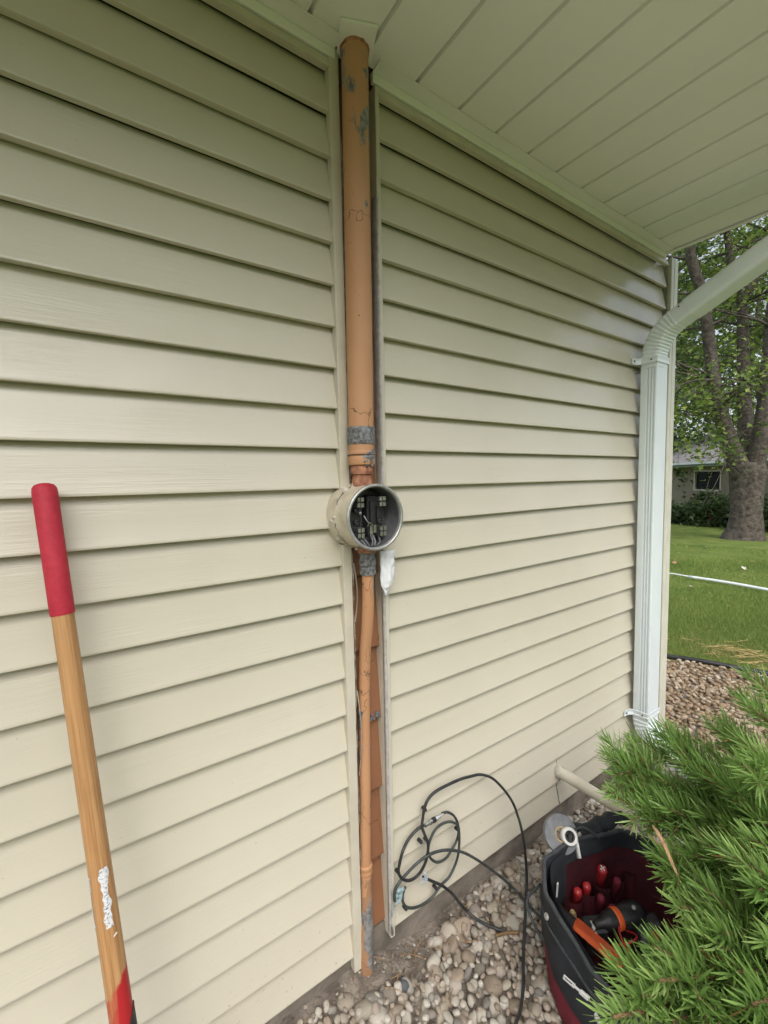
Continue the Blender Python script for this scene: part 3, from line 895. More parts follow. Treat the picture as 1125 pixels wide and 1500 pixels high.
# lower elbow
path, sc = [], []
for i in range(29):
    a = R(58)*i/28
    path.append(Vector((DC.x, DC.y-0.10*(1-math.cos(a)), 0.305-0.10*math.sin(a)))); sc.append(1.0+(0.045 if i % 5 in (1,2) else 0.0))
dl = Vector((0,-math.sin(R(58)),-math.cos(R(58))))
path.append(path[-1]+dl*0.09); sc.append(1.0)
path = [DC+Vector((0,0,0.335))]+path; sc = [1.0]+sc
mb = MB(); mb.rings(sweep_rect(path, P0, sc), True, True, True)
mb.build('lower_elbow', M['white_metal'], ds, smooth=True, sharp=14)
pq = path[-1]
mb = MB(); mb.rings(sweep_rect([pq, pq+Vector((0,-0.05,-0.012)), pq+Vector((0,-0.35,-0.045))], rect_prof(HW+.004,HD*.8,0)), True, True, True)
mb.build('extension', M['white_metal'], ds, smooth=True, sharp=30)
# straps
def strap(z, tilt):
    mb = MB()
    hw, hd = HW+0.0030, HD+0.0030
    pts = [(-hw-0.050,HD+0.0095),(-hw-0.030,HD+0.0095),(-hw-0.012,HD+0.006),(-hw,HD-0.006),(-hw,0),(-hw,-hd+.004),(-hw+.004,-hd),(0,-hd),(hw-.004,-hd),(hw,-hd+.004),(hw,HD-.004),(hw+0.012,HD+0.006),(hw+.035,HD+0.0095)]
    rings = []
    for i, (x_, y_) in enumerate(pts):
        ww = 0.0145 if 1 <= i <= len(pts)-2 else 0.0120
        zc = z+tilt*(-y_-HD)
        nx_ = 0.0016
        cx, cy = DC.x+x_*1.015, DC.y+y_*1.02
        o_ = Vector((-1 if x_ < 0 else 1, -0.6, 0)).normalized()*nx_
        ring = []
        for q, dz in ((0,-1),(1.6,-.92),(1.6,-.5),(0.4,-.35),(0.4,.35),(1.6,.5),(1.6,.92),(0,1)):
            ring.append((cx+o_.x*q, cy+o_.y*q, zc+dz*ww))
        rings.append(ring)
    mb.rings(rings, True, True, True)
    st = mb.build('strap', M['white_metal'], ds, smooth=True, sharp=35)
    for x_, y_ in ((-hw-0.036, HD+0.007), (-hw-0.003, -hd*0.35)):
        mb = MB(); mb.lathe((DC.x+x_, DC.y+y_, z+tilt*(-y_-HD)), (-0.4 if x_ < -hw-.01 else -1,-1 if x_ < -hw-.01 else -.1,0), [(0.0034,0),(0.0034,0.002),(0.0001,0.003)], 10)
        mb.build('screw', M['hole'], st)
strap(1.962, 0.0); strap(0.338, 0.05)

# ------------------------------------------------------------------ PVC stub through the siding
pv = thing('pvc_pipe', (1.52, 0, 0.26), 'cream plastic drain pipe sticking out of the siding near the corner shrub', 'pipe')
mb = MB(); mb.tube([(1.520,0.05,0.258),(1.519,-0.05,0.258),(1.517,-0.17,0.259),(1.515,-0.30,0.255)], 0.0212, 28)
mb.build('pipe', M['pvc'], pv, smooth=True, sharp=60)
mb = MB(); mb.lathe((1.520,-0.001,0.258),(0,-1,0),[(0.0255,-0.012),(0.0262,0.004),(0.0235,0.008),(0.0212,0.009)],28,nz=0.03)
mb.build('sealant_ring', M['pale_caulk'], pv, smooth=True)

# ------------------------------------------------------------------ shovel leaning on the wall
sh = thing('shovel', (0.033, -0.238, 0.0), 'long wooden shovel handle with red foam grip leaning on the siding', 'shovel')
T0, B0 = Vector((-0.060,-0.026,1.462)), Vector((0.000,-0.165,0.500))
ax = (B0-T0).normalized()
def on(t): return T0+ax*t
LT = (B0-T0).length
ts = np.linspace(0.20, LT+0.10, 26)
mb = MB(); mb.tube([on(t) for t in ts], [0.0162+0.0022*t/LT for t in ts], 28)
mb.build('handle', M['wood'], sh, smooth=True, sharp=60)
mb = MB()
pr = [(0.0001,-0.002),(0.008,-0.0018),(0.0145,0.001),(0.0178,0.006),(0.0188,0.014),(0.0186,0.06),(0.0184,0.14),(0.0184,0.226),(0.0178,0.2285),(0.0160,0.229)]
mb.lathe(T0, ax, pr, 36)
mb.build('foam_grip', M['redfoam'], sh, smooth=True, sharp=50)
# remains of a torn paper label
side = ax.cross(Vector((0,1,0))).normalized()
front = side.cross(ax).normalized()
if front.y > 0: front = -front
def label_patch(t0, t1, a0, a1, seed, mat):
    mb = MB(); rings = []
    n_ = 26
    for i in range(n_+1):
        t = t0+(t1-t0)*i/n_
        r_ = 0.0162+0.0022*t/LT+0.0006
        e0 = a0+0.30*mn.noise(Vector((t*70, seed, 0))); e1 = a1+0.34*mn.noise(Vector((t*60, seed+9, 0)))
        if i > n_*0.3: e1 -= 0.15
        rings.append([on(t)+(side*math.sin(e0+(e1-e0)*j/8)+front*math.cos(e0+(e1-e0)*j/8))*r_ for j in range(9)])
    mb.rings(rings, False)
    return mb.build('torn_label', mat, sh, smooth=True)
def mat_label():
    t = NT('torn_label_paper')
    at = t.noise(1, 4, t.mapped((240,240,420)), 0.6)
    c = t.ramp(at, [(0.38,(0.16,0.17,0.21)),(0.46,(0.66,0.67,0.69)),(0.7,(0.78,0.78,0.78))])
    t.set(c, 0.6); return t.m
ML = mat_label()
label_patch(0.665, 0.765, -0.10, 0.62, 3, ML)
label_patch(0.675, 0.760, -1.45, -1.05, 17, ML)
mb = MB()
q = on(0.782)+(side*0.45+front*0.9).normalized()*0.0182
mb.obox(q, side+ax*-0.7, front, ax, 0.0042, 0.0006, 0.0012); mb.build('label_scrap', M['whitep'], sh)
# steel socket and blade (mostly below the picture)
mb = MB()
mb.lathe(on(LT-0.018), ax, [(0.0182,0.0),(0.0202,0.001),(0.0205,0.06),(0.022,0.20),(0.020,0.26),(0.012,0.30)], 28)
for i in range(56):      # the mouth of the socket is cut on a slant
    pv_ = Vector(mb.v[i]); q_ = (pv_-on(LT-0.018)).dot(side); mb.v[i] = tuple(pv_-ax*1.9*q_)
sk = mb.build('steel_socket', M['hole'], sh, smooth=True, sharp=50)
mb = MB(); rings = []
bdir = Vector((0.0, -0.12, -1)).normalized()
b0 = on(LT+0.20)
for i in range(12):
    t = i/11
    wdt = 0.10 if t < 0.55 else 0.10*math.sqrt(max(0.02, 1-((t-0.55)/0.45)**2))
    cpt = b0+bdir*0.28*t
    rings.append([cpt+Vector((s_*wdt, -0.022*(s_*s_), 0)) for s_ in np.linspace(-1,1,11)])
mb.rings(rings, False); bl = mb.build('blade', M['steel'], sh, smooth=True)
bl.modifiers.new('thick', 'SOLIDIFY').thickness = 0.002

# ------------------------------------------------------------------ cables
CA = [(0.786,-0.022,0.409),(0.760,-0.016,0.400),(0.731,-0.014,0.383),(0.704,-0.022,0.366),(0.692,-0.022,0.333),(0.688,-0.022,0.310),(0.702,-0.022,0.282),(0.728,-0.022,0.262),(0.759,-0.022,0.260),(0.777,-0.030,0.286),(0.788,-0.034,0.319),(0.791,-0.034,0.354),(0.782,-0.030,0.386),(0.775,-0.026,0.412),(0.783,-0.022,0.435),(0.788,-0.022,0.458),(0.803,-0.022,0.482),(0.832,-0.022,0.494),(0.884,-0.022,0.494),(0.940,-0.022,0.489),(0.990,-0.022,0.478),(1.031,-0.025,0.468),(1.077,-0.032,0.441),(1.118,-0.045,0.394),(1.149,-0.060,0.341),(1.160,-0.075,0.294),(1.162,-0.090,0.251),(1.166,-0.100,0.187),(1.162,-0.110,0.122),(1.150,-0.120,0.070),(1.120,-0.140,0.060),(1.075,-0.172,0.058),(1.015,-0.214,0.058),(0.960,-0.253,0.058),(0.912,-0.290,0.058),(0.86,-0.32,0.058),(0.80,-0.345,0.058),(0.70,-0.42,0.055)]
CB = [(0.860,-0.022,0.411),(0.883,-0.022,0.404),(0.910,-0.022,0.379),(0.925,-0.022,0.350),(0.931,-0.022,0.320),(0.929,-0.016,0.284),(0.902,-0.022,0.270),(0.875,-0.022,0.253),(0.841,-0.022,0.258),(0.816,-0.022,0.280),(0.803,-0.022,0.307),(0.804,-0.022,0.333),(0.814,-0.022,0.354),(0.836,-0.022,0.373),(0.869,-0.022,0.375),(0.896,-0.030,0.370),(0.920,-0.030,0.345),(0.926,-0.030,0.307),(0.926,-0.026,0.249),(0.915,-0.022,0.209),(0.887,-0.022,0.181),(0.853,-0.022,0.174),(0.817,-0.018,0.149),(0.779,-0.018,0.149),(0.740,-0.020,0.164),(0.713,-0.020,0.186),(0.702,-0.020,0.215),(0.706,-0.020,0.238),(0.715,-0.020,0.248)]
CC = [(0.672,-0.022,0.230),(0.672,-0.022,0.255),(0.688,-0.022,0.276),(0.717,-0.022,0.289),(0.753,-0.030,0.310),(0.790,-0.038,0.321),(0.833,-0.040,0.313),(0.879,-0.040,0.291),(0.929,-0.045,0.260),(0.975,-0.055,0.220),(1.030,-0.060,0.163),(1.089,-0.070,0.098),(1.118,-0.096,0.062),(1.118,-0.142,0.058),(1.115,-0.181,0.056),(1.114,-0.23,0.054)]
CD = [(0.780,-0.022,0.242),(0.814,-0.022,0.210),(0.846,-0.030,0.184),(0.877,-0.040,0.150),(0.901,-0.050,0.112),(0.928,-0.054,0.070),(0.943,-0.082,0.056),(0.960,-0.118,0.054),(0.982,-0.151,0.052),(1.004,-0.174,0.046)]
def cable(name, pts, r, mat, label):
    root = thing(name, pts[0], label, 'cable')
    mb = MB(); mb.tube(smooth_path(pts, 6), r, 12); mb.build('jacket', M[mat], root, smooth=True)
    return root
ca = cable('coaxial_cable', CA, 0.0044, 'cable', 'black cable arching high over the siding and dropping to the gravel by tool bag')
mb = MB(); d = (Vector(CB[0])-Vector(CA[0])).normalized(); p = Vector(CA[0])+Vector((0,-0.004,0))
mb.lathe(p, d, [(0.0035,0),(0.0055,0.001),(0.0055,0.016),(0.0072,0.017),(0.0072,0.026),(0.005,0.027),(0.005,0.033)], 12)
mb.lathe(p+d*0.042, d, [(0.0045,0),(0.007,0.001),(0.007,0.010),(0.0045,0.011),(0.0045,0.021),(0.0030,0.022),(0.003,0.034)], 6)
mb.build('connector', M['conn'], ca)
mb = MB(); mb.lathe(p+d*0.0305, d, [(0.005,0),(0.0078,0.001),(0.0078,0.010),(0.005,0.011)], 12); mb.build('rubber_boot', M['black'], ca)
cb = cable('coaxial_cable', CB, 0.0040, 'gcable', 'dark cable coiled twice on the siding, from silver connector to corroded end')
mb = MB()
for i in range(10):
    r_ = random.Random(i+3)
    mb.lathe(Vector((0.690+r_.uniform(-.012,.014),-0.024,0.235+r_.uniform(-.018,.022))), (r_.uniform(-1,1),-1,r_.uniform(-1,1)), [(0.009,-0.004),(0.007,0.002),(0.0001,0.005)], 8, nz=0.6, seed=i)
mb.build('corroded_clamp', M['corrode'], cb, smooth=True)
for i, (x_, z_) in enumerate(((0.795,0.452),(0.776,0.357),(0.800,0.350),(0.690,0.306),(0.931,0.318),(0.834,0.172),(0.715,0.176))):
    mb = MB(); mb.lathe((x_,-0.016,z_), (0,-1,0), [(0.0055,-0.01),(0.0055,0.003),(0.004,0.007),(0.0001,0.008)], 10, nz=0.1, seed=i)
    mb.build('cable_clip', M['black'], cb, smooth=True)
cable('coaxial_cable', CC, 0.0042, 'gcable', 'grey-green cable arching low across the coils and down behind the tool bag')
cd = cable('coaxial_cable', CD, 0.0044, 'cable', 'short black cable with frayed blue-white end running off over the gravel')
mb = MB(); rg = random.Random(6)
for i in range(14):
    a = Vector((0.782,-0.024,0.240)); b = a+Vector((rg.uniform(-.03,.012),rg.uniform(-.02,.004),rg.uniform(-.012,.03)))
    mb.tube(smooth_path([a,(a+b)/2+Vector((rg.uniform(-.008,.008),-.004,rg.uniform(-.008,.008))),b],3), 0.0011, 5)
mb.build('frayed_end', basic('frayed_foil', (0.35,0.42,0.52), (0.70,0.73,0.76), 90, 0.5), cd, smooth=True)
mb = MB(); mb.tube(smooth_path([(0.693,-0.022,0.243),(0.681,-0.022,0.230),(0.669,-0.024,0.208),(0.657,-0.024,0.186)],4),0.0020,8)
gw = mb.build('ground_wire', M['corrode'], smooth=True)
tag(gw, 'thin green bare wire hanging from the corroded cable clamp beside the right channel', 'wire')

# ------------------------------------------------------------------ tool bag and what is in it
BC = Vector((1.132,-0.480,0.036)); BA = R(-13)
bax = Vector((math.cos(BA), math.sin(BA), 0)); bay = Vector((-math.sin(BA), math.cos(BA), 0))
def bl_(x, y, z): return BC+bax*x+bay*y+Vector((0,0,z))
bag = thing('tool_bag', BC, 'open black and maroon canvas tool bag standing on the gravel under the evergreen', 'tool bag')
NP = 72
def rr_ring(hx, hy, r, z, fn=None, n=0):
    """superellipse ring of the soft bag wall"""
    out = []
    for i in range(NP):
        a = 2*math.pi*i/NP; c_, s_ = math.cos(a), math.sin(a)
        x_ = hx*math.copysign(abs(c_)**0.60, c_); y_ = hy*math.copysign(abs(s_)**0.60, s_)
        k_ = 1+(fn(x_, y_, z) if fn else 0)
        out.append(bl_(x_*k_, y_*k_, z+rimz(x_, y_)*(z/0.26)))
    return out
def rimz(x_, y_):      # the far side and far end stand higher, the near side sags
    return 0.055*max(0,min(1,(y_+0.04)/0.20)) - 0.012*max(0,-y_/0.17)+0.018*mn.noise(Vector((x_*10,y_*10,0)))
sag = lambda x_, y_, z_: 0.075*mn.noise(Vector((x_*8,y_*8,z_*7)))+0.028*mn.noise(Vector((x_*26,y_*26,z_*26)))
HXb, HYb = 0.215, 0.190
lv = [(0.0,0.90),(0.012,0.95),(0.05,0.975),(0.095,0.985)]
mb = MB(); mb.rings([rr_ring(HXb*s_,HYb*s_,0.06,z,fn=sag) for z, s_ in lv], True, True, False)
mb.build('lower_band', M['maroon'], bag, smooth=True)
lv = [(0.094,0.990),(0.100,1.000),(0.14,1.01),(0.18,1.005),(0.22,1.0),(0.255,0.985),(0.262,0.975)]
mb = MB(); mb.rings([rr_ring(HXb*s_,HYb*s_,0.06,z,fn=sag) for z, s_ in lv])
mb.build('outer_panel', M['bag'], bag, smooth=True)
lv = [(0.262,0.973),(0.25,0.958),(0.222,0.948)]
mb = MB(); mb.rings([rr_ring(HXb*s_,HYb*s_,0.058,z,fn=sag) for z, s_ in lv])
mb.build('inner_band', M['bag'], bag, smooth=True)
lv = [(0.221,0.946),(0.20,0.94),(0.12,0.92),(0.05,0.88),(0.03,0.80)]
mb = MB(); mb.rings([rr_ring(HXb*s_,HYb*s_,0.058,z,fn=sag) for z, s_ in lv], True, False, True)
mb.build('lining', M['lining'], bag, smooth=True)
rim = rr_ring(HXb*.985,HYb*.985,0.06,0.262,n=14,fn=sag)
mb = MB(); mb.tube(rim+[rim[0]], 0.0058, 8, False); mb.build('rim_binding', M['bagrim'], bag, smooth=True)
seam = rr_ring(HXb*1.006,HYb*1.006,0.06,0.205,n=14,fn=sag)
mb = MB(); mb.tube(seam+[seam[0]], 0.0040, 8, False); mb.build('zip_seam', M['bagrim'], bag, smooth=True)
# lid folded back behind the far rim
mb = MB(); rings = []
for i in range(9):
    t = i/8
    rings.append([bl_(0.02+0.19*j/12, HYb*0.985+0.085*t+0.010*mn.noise(Vector((j*.4,t*2,0))), 0.312+0.030*math.sin(t*2.6)-0.070*t*t+0.014*mn.noise(Vector((j*.5,t,4)))) for j in range(13)])
mb.rings(rings, False); ob = mb.build('folded_lid', M['bag'], bag, smooth=True); ob.modifiers.new('thick','SOLIDIFY').thickness = 0.005
# black organiser panel inside the far-left corner
mb = MB(); rings = []
for z in (0.10,0.15,0.20,0.262):
    ring = rr_ring(HXb*0.915,HYb*0.915,0.058,z,fn=sag)
    rings.append(ring[20:40])
mb.rings(rings, False); mb.build('organiser_panel', M['bag'], bag, smooth=True)
# inner pocket row
mb = MB()
for i in range(5):
    x_ = -0.06+0.058*i
    mb.rings([[bl_(x_+0.027*math.sin(a), HYb*0.86-0.030*math.cos(a)*1.0, z) for a in np.linspace(-1.5,1.5,9)] for z in (0.06,0.12,0.19)], False)
mb.build('inner_pocket', M['lining'], bag, smooth=True)
def zip_pull(p, d):
    d = Vector(d).normalized(); n_ = (-bax); s_ = n_.cross(d)
    mb = MB(); mb.obox(p, s_, n_, d, 0.0065, 0.004, 0.011, bev=0.002)
    mb.obox(p+d*0.019, s_, n_, d, 0.0035, 0.0018, 0.010, bev=0.001)
    for q in (-1, 1): mb.obox(p+d*0.036+s_*0.0058*q, s_, n_, d, 0.0013, 0.0015, 0.013)
    for q in (-1, 1): mb.obox(p+d*(0.036+0.012*q), s_, n_, d, 0.0070, 0.0015, 0.0013)
    mb.build('zip_pull', M['whitep'], bag)
zip_pull(bl_(-HXb-0.008,-0.040,0.190), (-0.2,0.75,0.15)); zip_pull(bl_(-HXb-0.008,-0.080,0.176), (-0.3,-0.7,0.1))
mb = MB(); mb.tube(smooth_path([bl_(-HXb*.75,HYb*.93,0.25),bl_(-HXb*.95,HYb*.98,0.20),bl_(-HXb*.99,HYb*.6,0.16)]),0.0042,8); mb.build('side_loop', M['bagrim'], bag, smooth=True)
mb = MB(); mb.lathe(bl_(-HXb*.99,HYb*.50,0.252),(-1,0.2,0.5),[(0.008,0),(0.008,0.004),(0.004,0.006),(0.0001,0.006)],12); mb.build('snap_button', M['steel'], bag)
mb = MB(); mb.obox(bl_(-0.125,HYb*.80,0.240),(1,0.2,0),(0,1,0.1),(0.1,0,1),0.004,0.002,0.020,bev=.001); mb.obox(bl_(-0.158,HYb*.74,0.225),(1,0.2,0),(0,1,0.1),(0.6,0,1),0.004,0.002,0.012,bev=.001)
mb.build('sewn_tag', M['whitep'], bag)

# screwdrivers standing in the pockets, seen by their handle ends
sdp = [(1.22,-0.34,0.272,0.0145),(1.23,-0.38,0.262,0.011),(1.115,-0.325,0.250,0.0125),(1.145,-0.335,0.258,0.0120),(1.205,-0.305,0.268,0.011),(1.155,-0.372,0.246,0.011),(1.160,-0.402,0.238,0.009)]
sdl = ['red screwdriver handle with white cross on its end standing in the tool bag','short dull red screwdriver handle beside the crossed one in the tool bag',
       'bright red screwdriver handle nearest the left rim of the tool bag','small bright red screwdriver handle second from the left rim of the tool bag',
       'dusty red screwdriver handle against the far wall of the tool bag','dark red screwdriver handle in front of the crossed one in the tool bag','thin dark red screwdriver handle next to the drill in the tool bag']
for i, ((x_,y_,z_,r_), lb) in enumerate(zip(sdp, sdl)):
    t = thing('screwdriver', (x_,y_,0.08), lb, 'screwdriver')
    d = Vector((-0.30,-0.28,1)).normalized()
    p = Vector((x_,y_,z_))
    mb = MB(); mb.lathe(p, d, [(r_*.55,-0.105),(r_*.8,-0.095),(r_*.9,-0.06),(r_,-0.03),(r_,-0.010),(r_*.9,-0.003),(r_*.55,0.0),(0.0001,0.0005)], 10)
    mb.build('handle', M['redplastic'] if i in (0,2,3) else M['maroon'], t, smooth=True, sharp=50)
    mb = MB(); mb.tube([p-d*0.10,p-d*0.19],0.0032,8); mb.build('shaft', M['steel'], t, smooth=True)
    if i == 0:
        u = d.orthogonal().normalized(); v = d.cross(u); mb = MB()
        for an in (0.5, 0.5+math.pi/2):
            e = u*math.cos(an)+v*math.sin(an); f_ = d.cross(e)
            mb.obox(p+d*0.0016, e, f_, d, 0.0085, 0.0014, 0.0008)
        mb.build('cross_mark', M['whitep'], t)
# cordless drill lying in the bag
dr = thing('drill', (1.12,-0.42,0.10), 'black cordless drill with an orange band lying inside the tool bag', 'drill')
d = Vector((0.93,-0.34,-0.02)).normalized(); p = Vector((1.130,-0.405,0.215))
mb = MB(); mb.lathe(p, d, [(0.0001,-0.045),(0.010,-0.044),(0.013,-0.02),(0.020,-0.012),(0.024,0.0),(0.0255,0.018)], 20); mb.build('chuck', M['black'], dr, smooth=True, sharp=50)
mb = MB(); mb.lathe(p, d, [(0.0258,0.018),(0.0275,0.020),(0.0275,0.034),(0.0258,0.036)], 24); mb.build('orange_band', M['orange'], dr, smooth=True, sharp=50)
mb = MB(); mb.lathe(p, d, [(0.026,0.036),(0.029,0.045),(0.031,0.075),(0.029,0.10),(0.020,0.112),(0.0001,0.115)], 24); mb.build('motor_housing', M['black'], dr, smooth=True, sharp=50)
mb = MB(); mb.tube(smooth_path([p+d*0.085,p+d*0.092+Vector((-0.02,-0.03,-0.03)),p+d*0.09+Vector((-0.045,-0.055,-0.075))]),[0.019,0.018,0.0175,0.017,0.017,0.017,0.018,0.019,0.020,0.020,0.020],16); mb.build('grip', M['black'], dr, smooth=True)
mb = MB(); mb.lathe(p+d*0.088+Vector((-0.012,-0.006,0.030)),(-.3,-.3,1),[(0.006,0),(0.005,0.002),(0.0001,0.003)],10); mb.build('switch', M['steel'], dr)
# box with white lettering marks, orange pry bar, small parts
bxp = thing('battery', (1.075,-0.395,0.1), 'small black battery pack with white printed label in the tool bag', 'battery')
mb = MB(); mb.obox((1.098,-0.385,0.178),(0.86,-0.5,0),(0.5,0.86,0.2),(0,0,1),0.032,0.022,0.035,bev=0.005); mb.build('case', M['black'], bxp)
mb = MB()
for i in range(5): mb.obox((1.078+0.006*i-0.004,-0.385+0.007*i-0.018+.004*(i%2),0.2136),(0.86,-0.5,0),(0.5,0.86,0),(0,0,1),0.0020,0.0035+.002*(i%3),0.0005)
mb.build('printed_label', M['whitep'], bxp)
pb = thing('pry_bar', (1.0,-0.40,0.2), 'long flat tool with bright orange handle lying along the near rim of tool bag', 'hand tool')
a, b = Vector((1.020,-0.372,0.252)), Vector((1.032,-0.495,0.242)); d = (b-a).normalized()
mb = MB(); mb.obox((a+b)/2, Vector((0.8,0,0.6)).cross(d).cross(d), d.cross(Vector((0.8,0,0.6)).cross(d)), d, 0.012, 0.007, (b-a).length/2, bev=0.004); mb.build('grip', M['orange'], pb)
mb = MB(); mb.obox(a-d*0.03, Vector((0.8,0,0.6)).cross(d).cross(d), d.cross(Vector((0.8,0,0.6)).cross(d)), d, 0.009, 0.003, 0.031, bev=0.001); mb.build('blade', M['black'], pb)
pl = thing('pliers', (1.09,-0.47,0.15), 'pliers with red dipped handles lying at the bottom of the tool bag', 'pliers')
for s_ in (-1, 1):
    mb = MB(); mb.tube(smooth_path([(1.075+0.006*s_,-0.455,0.185),(1.085+0.020*s_,-0.49,0.190),(1.085+0.024*s_,-0.54,0.192)]),0.0065,10); mb.build('handle', M['redplastic'], pl, smooth=True)
mb = MB(); mb.obox((1.072,-0.432,0.183),(1,0,0),(0,1,0),(0,0,1),0.010,0.026,0.005,bev=0.002); mb.build('jaw', M['steel'], pl)

# a nut driver, a tape measure and loose wire among the tools
nd = thing('nut_driver', (1.062,-0.345,0.1), 'short yellow-handled nut driver in the near left corner of the tool bag', 'hand tool')
p = Vector((1.066,-0.338,0.226)); d = Vector((-0.35,-0.15,1)).normalized()
mb = MB(); mb.lathe(p, d, [(0.005,-0.085),(0.0095,-0.075),(0.0105,-0.04),(0.0095,-0.01),(0.006,0.0),(0.0001,0.001)], 8); mb.build('handle', M['yellowcore'], nd, smooth=True, sharp=40)
mb = MB(); mb.tube([p-d*0.08,p-d*0.15],0.004,8); mb.build('shaft', M['steel'], nd, smooth=True)
tm = thing('tape_measure', (1.225,-0.47,0.12), 'dark square tape measure lying against the far end of the tool bag', 'tape measure')
mb = MB(); mb.obox((1.228,-0.470,0.185),(0.9,-0.3,0.2),(0.3,0.9,0.1),(-0.2,0,1),0.034,0.018,0.032,bev=0.008); mb.build('case', M['black'], tm)
mb = MB(); mb.lathe((1.222,-0.489,0.188),(-0.3,-0.9,0.05),[(0.018,-0.001),(0.018,0.0015),(0.0001,0.002)],20); mb.build('badge', M['redplastic'], tm)
lw = MB(); lw.tube(smooth_path([(1.09,-0.44,0.20),(1.12,-0.475,0.225),(1.155,-0.47,0.215),(1.16,-0.44,0.20),(1.13,-0.435,0.222),(1.10,-0.47,0.215),(1.11,-0.51,0.20)],6),0.0026,8)
lw = lw.build('loose_wire', M['redplastic'], smooth=True); tag(lw, 'loop of thin red wire lying over the drill in the tool bag', 'wire')

# rolls of tape hung on the far corner of the bag
td = Vector((-0.35,-0.62,0.45)).normalized()
tp = Vector((1.128,-0.258,0.372))
tr = thing('tape_roll', tp, 'grey roll of tape hanging on the far corner of the tool bag', 'tape roll')
mb = MB(); mb.lathe(tp, td, [(0.020,-0.009),(0.050,-0.009),(0.0515,-0.007),(0.0515,0.007),(0.050,0.009),(0.020,0.009),(0.020,-0.009)], 40); mb.build('tape', M['greytape'], tr, smooth=True, sharp=40)
mb = MB(); mb.lathe(tp, td, [(0.0165,-0.0095),(0.0200,-0.0098),(0.0200,0.0098),(0.0165,0.0095),(0.0165,-0.0095)], 30); mb.build('core', M['yellowcore'], tr, smooth=True, sharp=40)
tq = tp+td*0.020+Vector((0.016,-0.008,-0.006))
tw = thing('tape_roll', tq, 'small white roll of tape in front of the grey roll, its end hanging', 'tape roll')
mb = MB(); mb.lathe(tq, td, [(0.0155,-0.009),(0.0220,-0.010),(0.0235,-0.008),(0.0235,0.008),(0.0220,0.010),(0.0155,0.009),(0.0155,-0.009)], 36); mb.build('tape', M['whitep'], tw, smooth=True, sharp=40)
mb = MB(); mb.lathe(tq, td, [(0.0001,-0.006),(0.0150,-0.0085),(0.0152,0.0085),(0.0120,0.0075),(0.0120,-0.002),(0.005,-0.003),(0.004,0.006),(0.0001,0.006)], 30); mb.build('core', M['hole'], tw, smooth=True, sharp=40)
mb = MB(); e = td.orthogonal().normalized(); rings = []
for i, (dx, dy, dz) in enumerate(((0.019,-0.004,0.002),(0.019,-0.010,-0.013),(0.015,-0.018,-0.028),(0.008,-0.026,-0.040),(0.002,-0.033,-0.048))):
    c_ = tq+Vector((dx,dy,dz)); rings.append([c_+td*-0.010+Vector((-.004,0,0)), c_+td*0.010+Vector((0.004,0,0))])
mb.rings(rings, False); ob = mb.build('loose_end', M['whitep'], tw, smooth=True); ob.modifiers.new('thick','SOLIDIFY').thickness = 0.0008
mb = MB(); mb.tube(smooth_path([tq+Vector((0.0,0,0)),tq+Vector((0.028,-0.006,0.012)),tq+Vector((0.055,-0.02,0.012)),tq+Vector((0.08,-0.05,-0.012))]),0.0035,8); mb.build('holder_strap', M['bagrim'], tr, smooth=True)

# ------------------------------------------------------------------ river stones
def ico(sub):
    t = (1+5**.5)/2
    v = [Vector(p).normalized() for p in ((-1,t,0),(1,t,0),(-1,-t,0),(1,-t,0),(0,-1,t),(0,1,t),(0,-1,-t),(0,1,-t),(t,0,-1),(t,0,1),(-t,0,-1),(-t,0,1))]
    f = [(0,11,5),(0,5,1),(0,1,7),(0,7,10),(0,10,11),(1,5,9),(5,11,4),(11,10,2),(10,7,6),(7,1,8),(3,9,4),(3,4,2),(3,2,6),(3,6,8),(3,8,9),(4,9,5),(2,4,11),(6,2,10),(8,6,7),(9,8,1)]
    for _ in range(sub):
        c = {}; nf = []
        def mid(a, b):
            k = (min(a,b),max(a,b))
            if k not in c: v.append(((v[a]+v[b])/2).normalized()); c[k] = len(v)-1
            return c[k]
        for a, b, d in f:
            ab, bd, da = mid(a,b), mid(b,d), mid(d,a)
            nf += [(a,ab,da),(b,bd,ab),(d,da,bd),(ab,bd,da)]
        f = nf
    return v, f
def stone_shape(seed, sub):
    v, f = ico(sub); r_ = random.Random(seed)
    sx, sy, sz = r_.uniform(0.9,1.3), r_.uniform(0.68,0.95), r_.uniform(0.42,0.72)
    off = Vector((seed*7.3, seed*3.1, seed*1.7))
    out = []
    for p in v:
        k_ = 1+0.20*mn.noise(p*1.1+off)+0.05*mn.noise(p*2.6+off)
        q = p*k_
        # slightly boxed pebble
        q = Vector((math.copysign(abs(q.x)**0.88,q.x), math.copysign(abs(q.y)**0.88,q.y), math.copysign(abs(q.z)**0.9,q.z)))
        out.append(Vector((q.x*sx, q.y*sy, q.z*sz)))
    return out, f
NS = 16
hi = [stone_shape(i+1, 2) for i in range(NS)]
lo = [stone_shape(i+1, 1) for i in range(NS)]
rg = random.Random(77)
def scatter(x0, x1, y0, y1, rmin, rmax, tries, over=0.80, keep=None, zoff=0.0):
    cell = rmax*2; gr = {}; out = []
    for _ in range(tries):
        x_, y_ = rg.uniform(x0,x1), rg.uniform(y0,y1)
        if keep and not keep(x_, y_): continue
        r_ = rmin+(rmax-rmin)*rg.random()**1.7
        ci, cj = int(x_//cell), int(y_//cell); ok = True
        for a in (-1,0,1):
            for b in (-1,0,1):
                for (px_, py_, pr_) in gr.get((ci+a,cj+b),()):
                    if (px_-x_)**2+(py_-y_)**2 < ((pr_+r_)*over)**2: ok = False; break
                if not ok: break
            if not ok: break
        if ok:
            gr.setdefault((ci,cj),[]).append((x_,y_,r_)); out.append((x_,y_,r_,zoff))
    return out
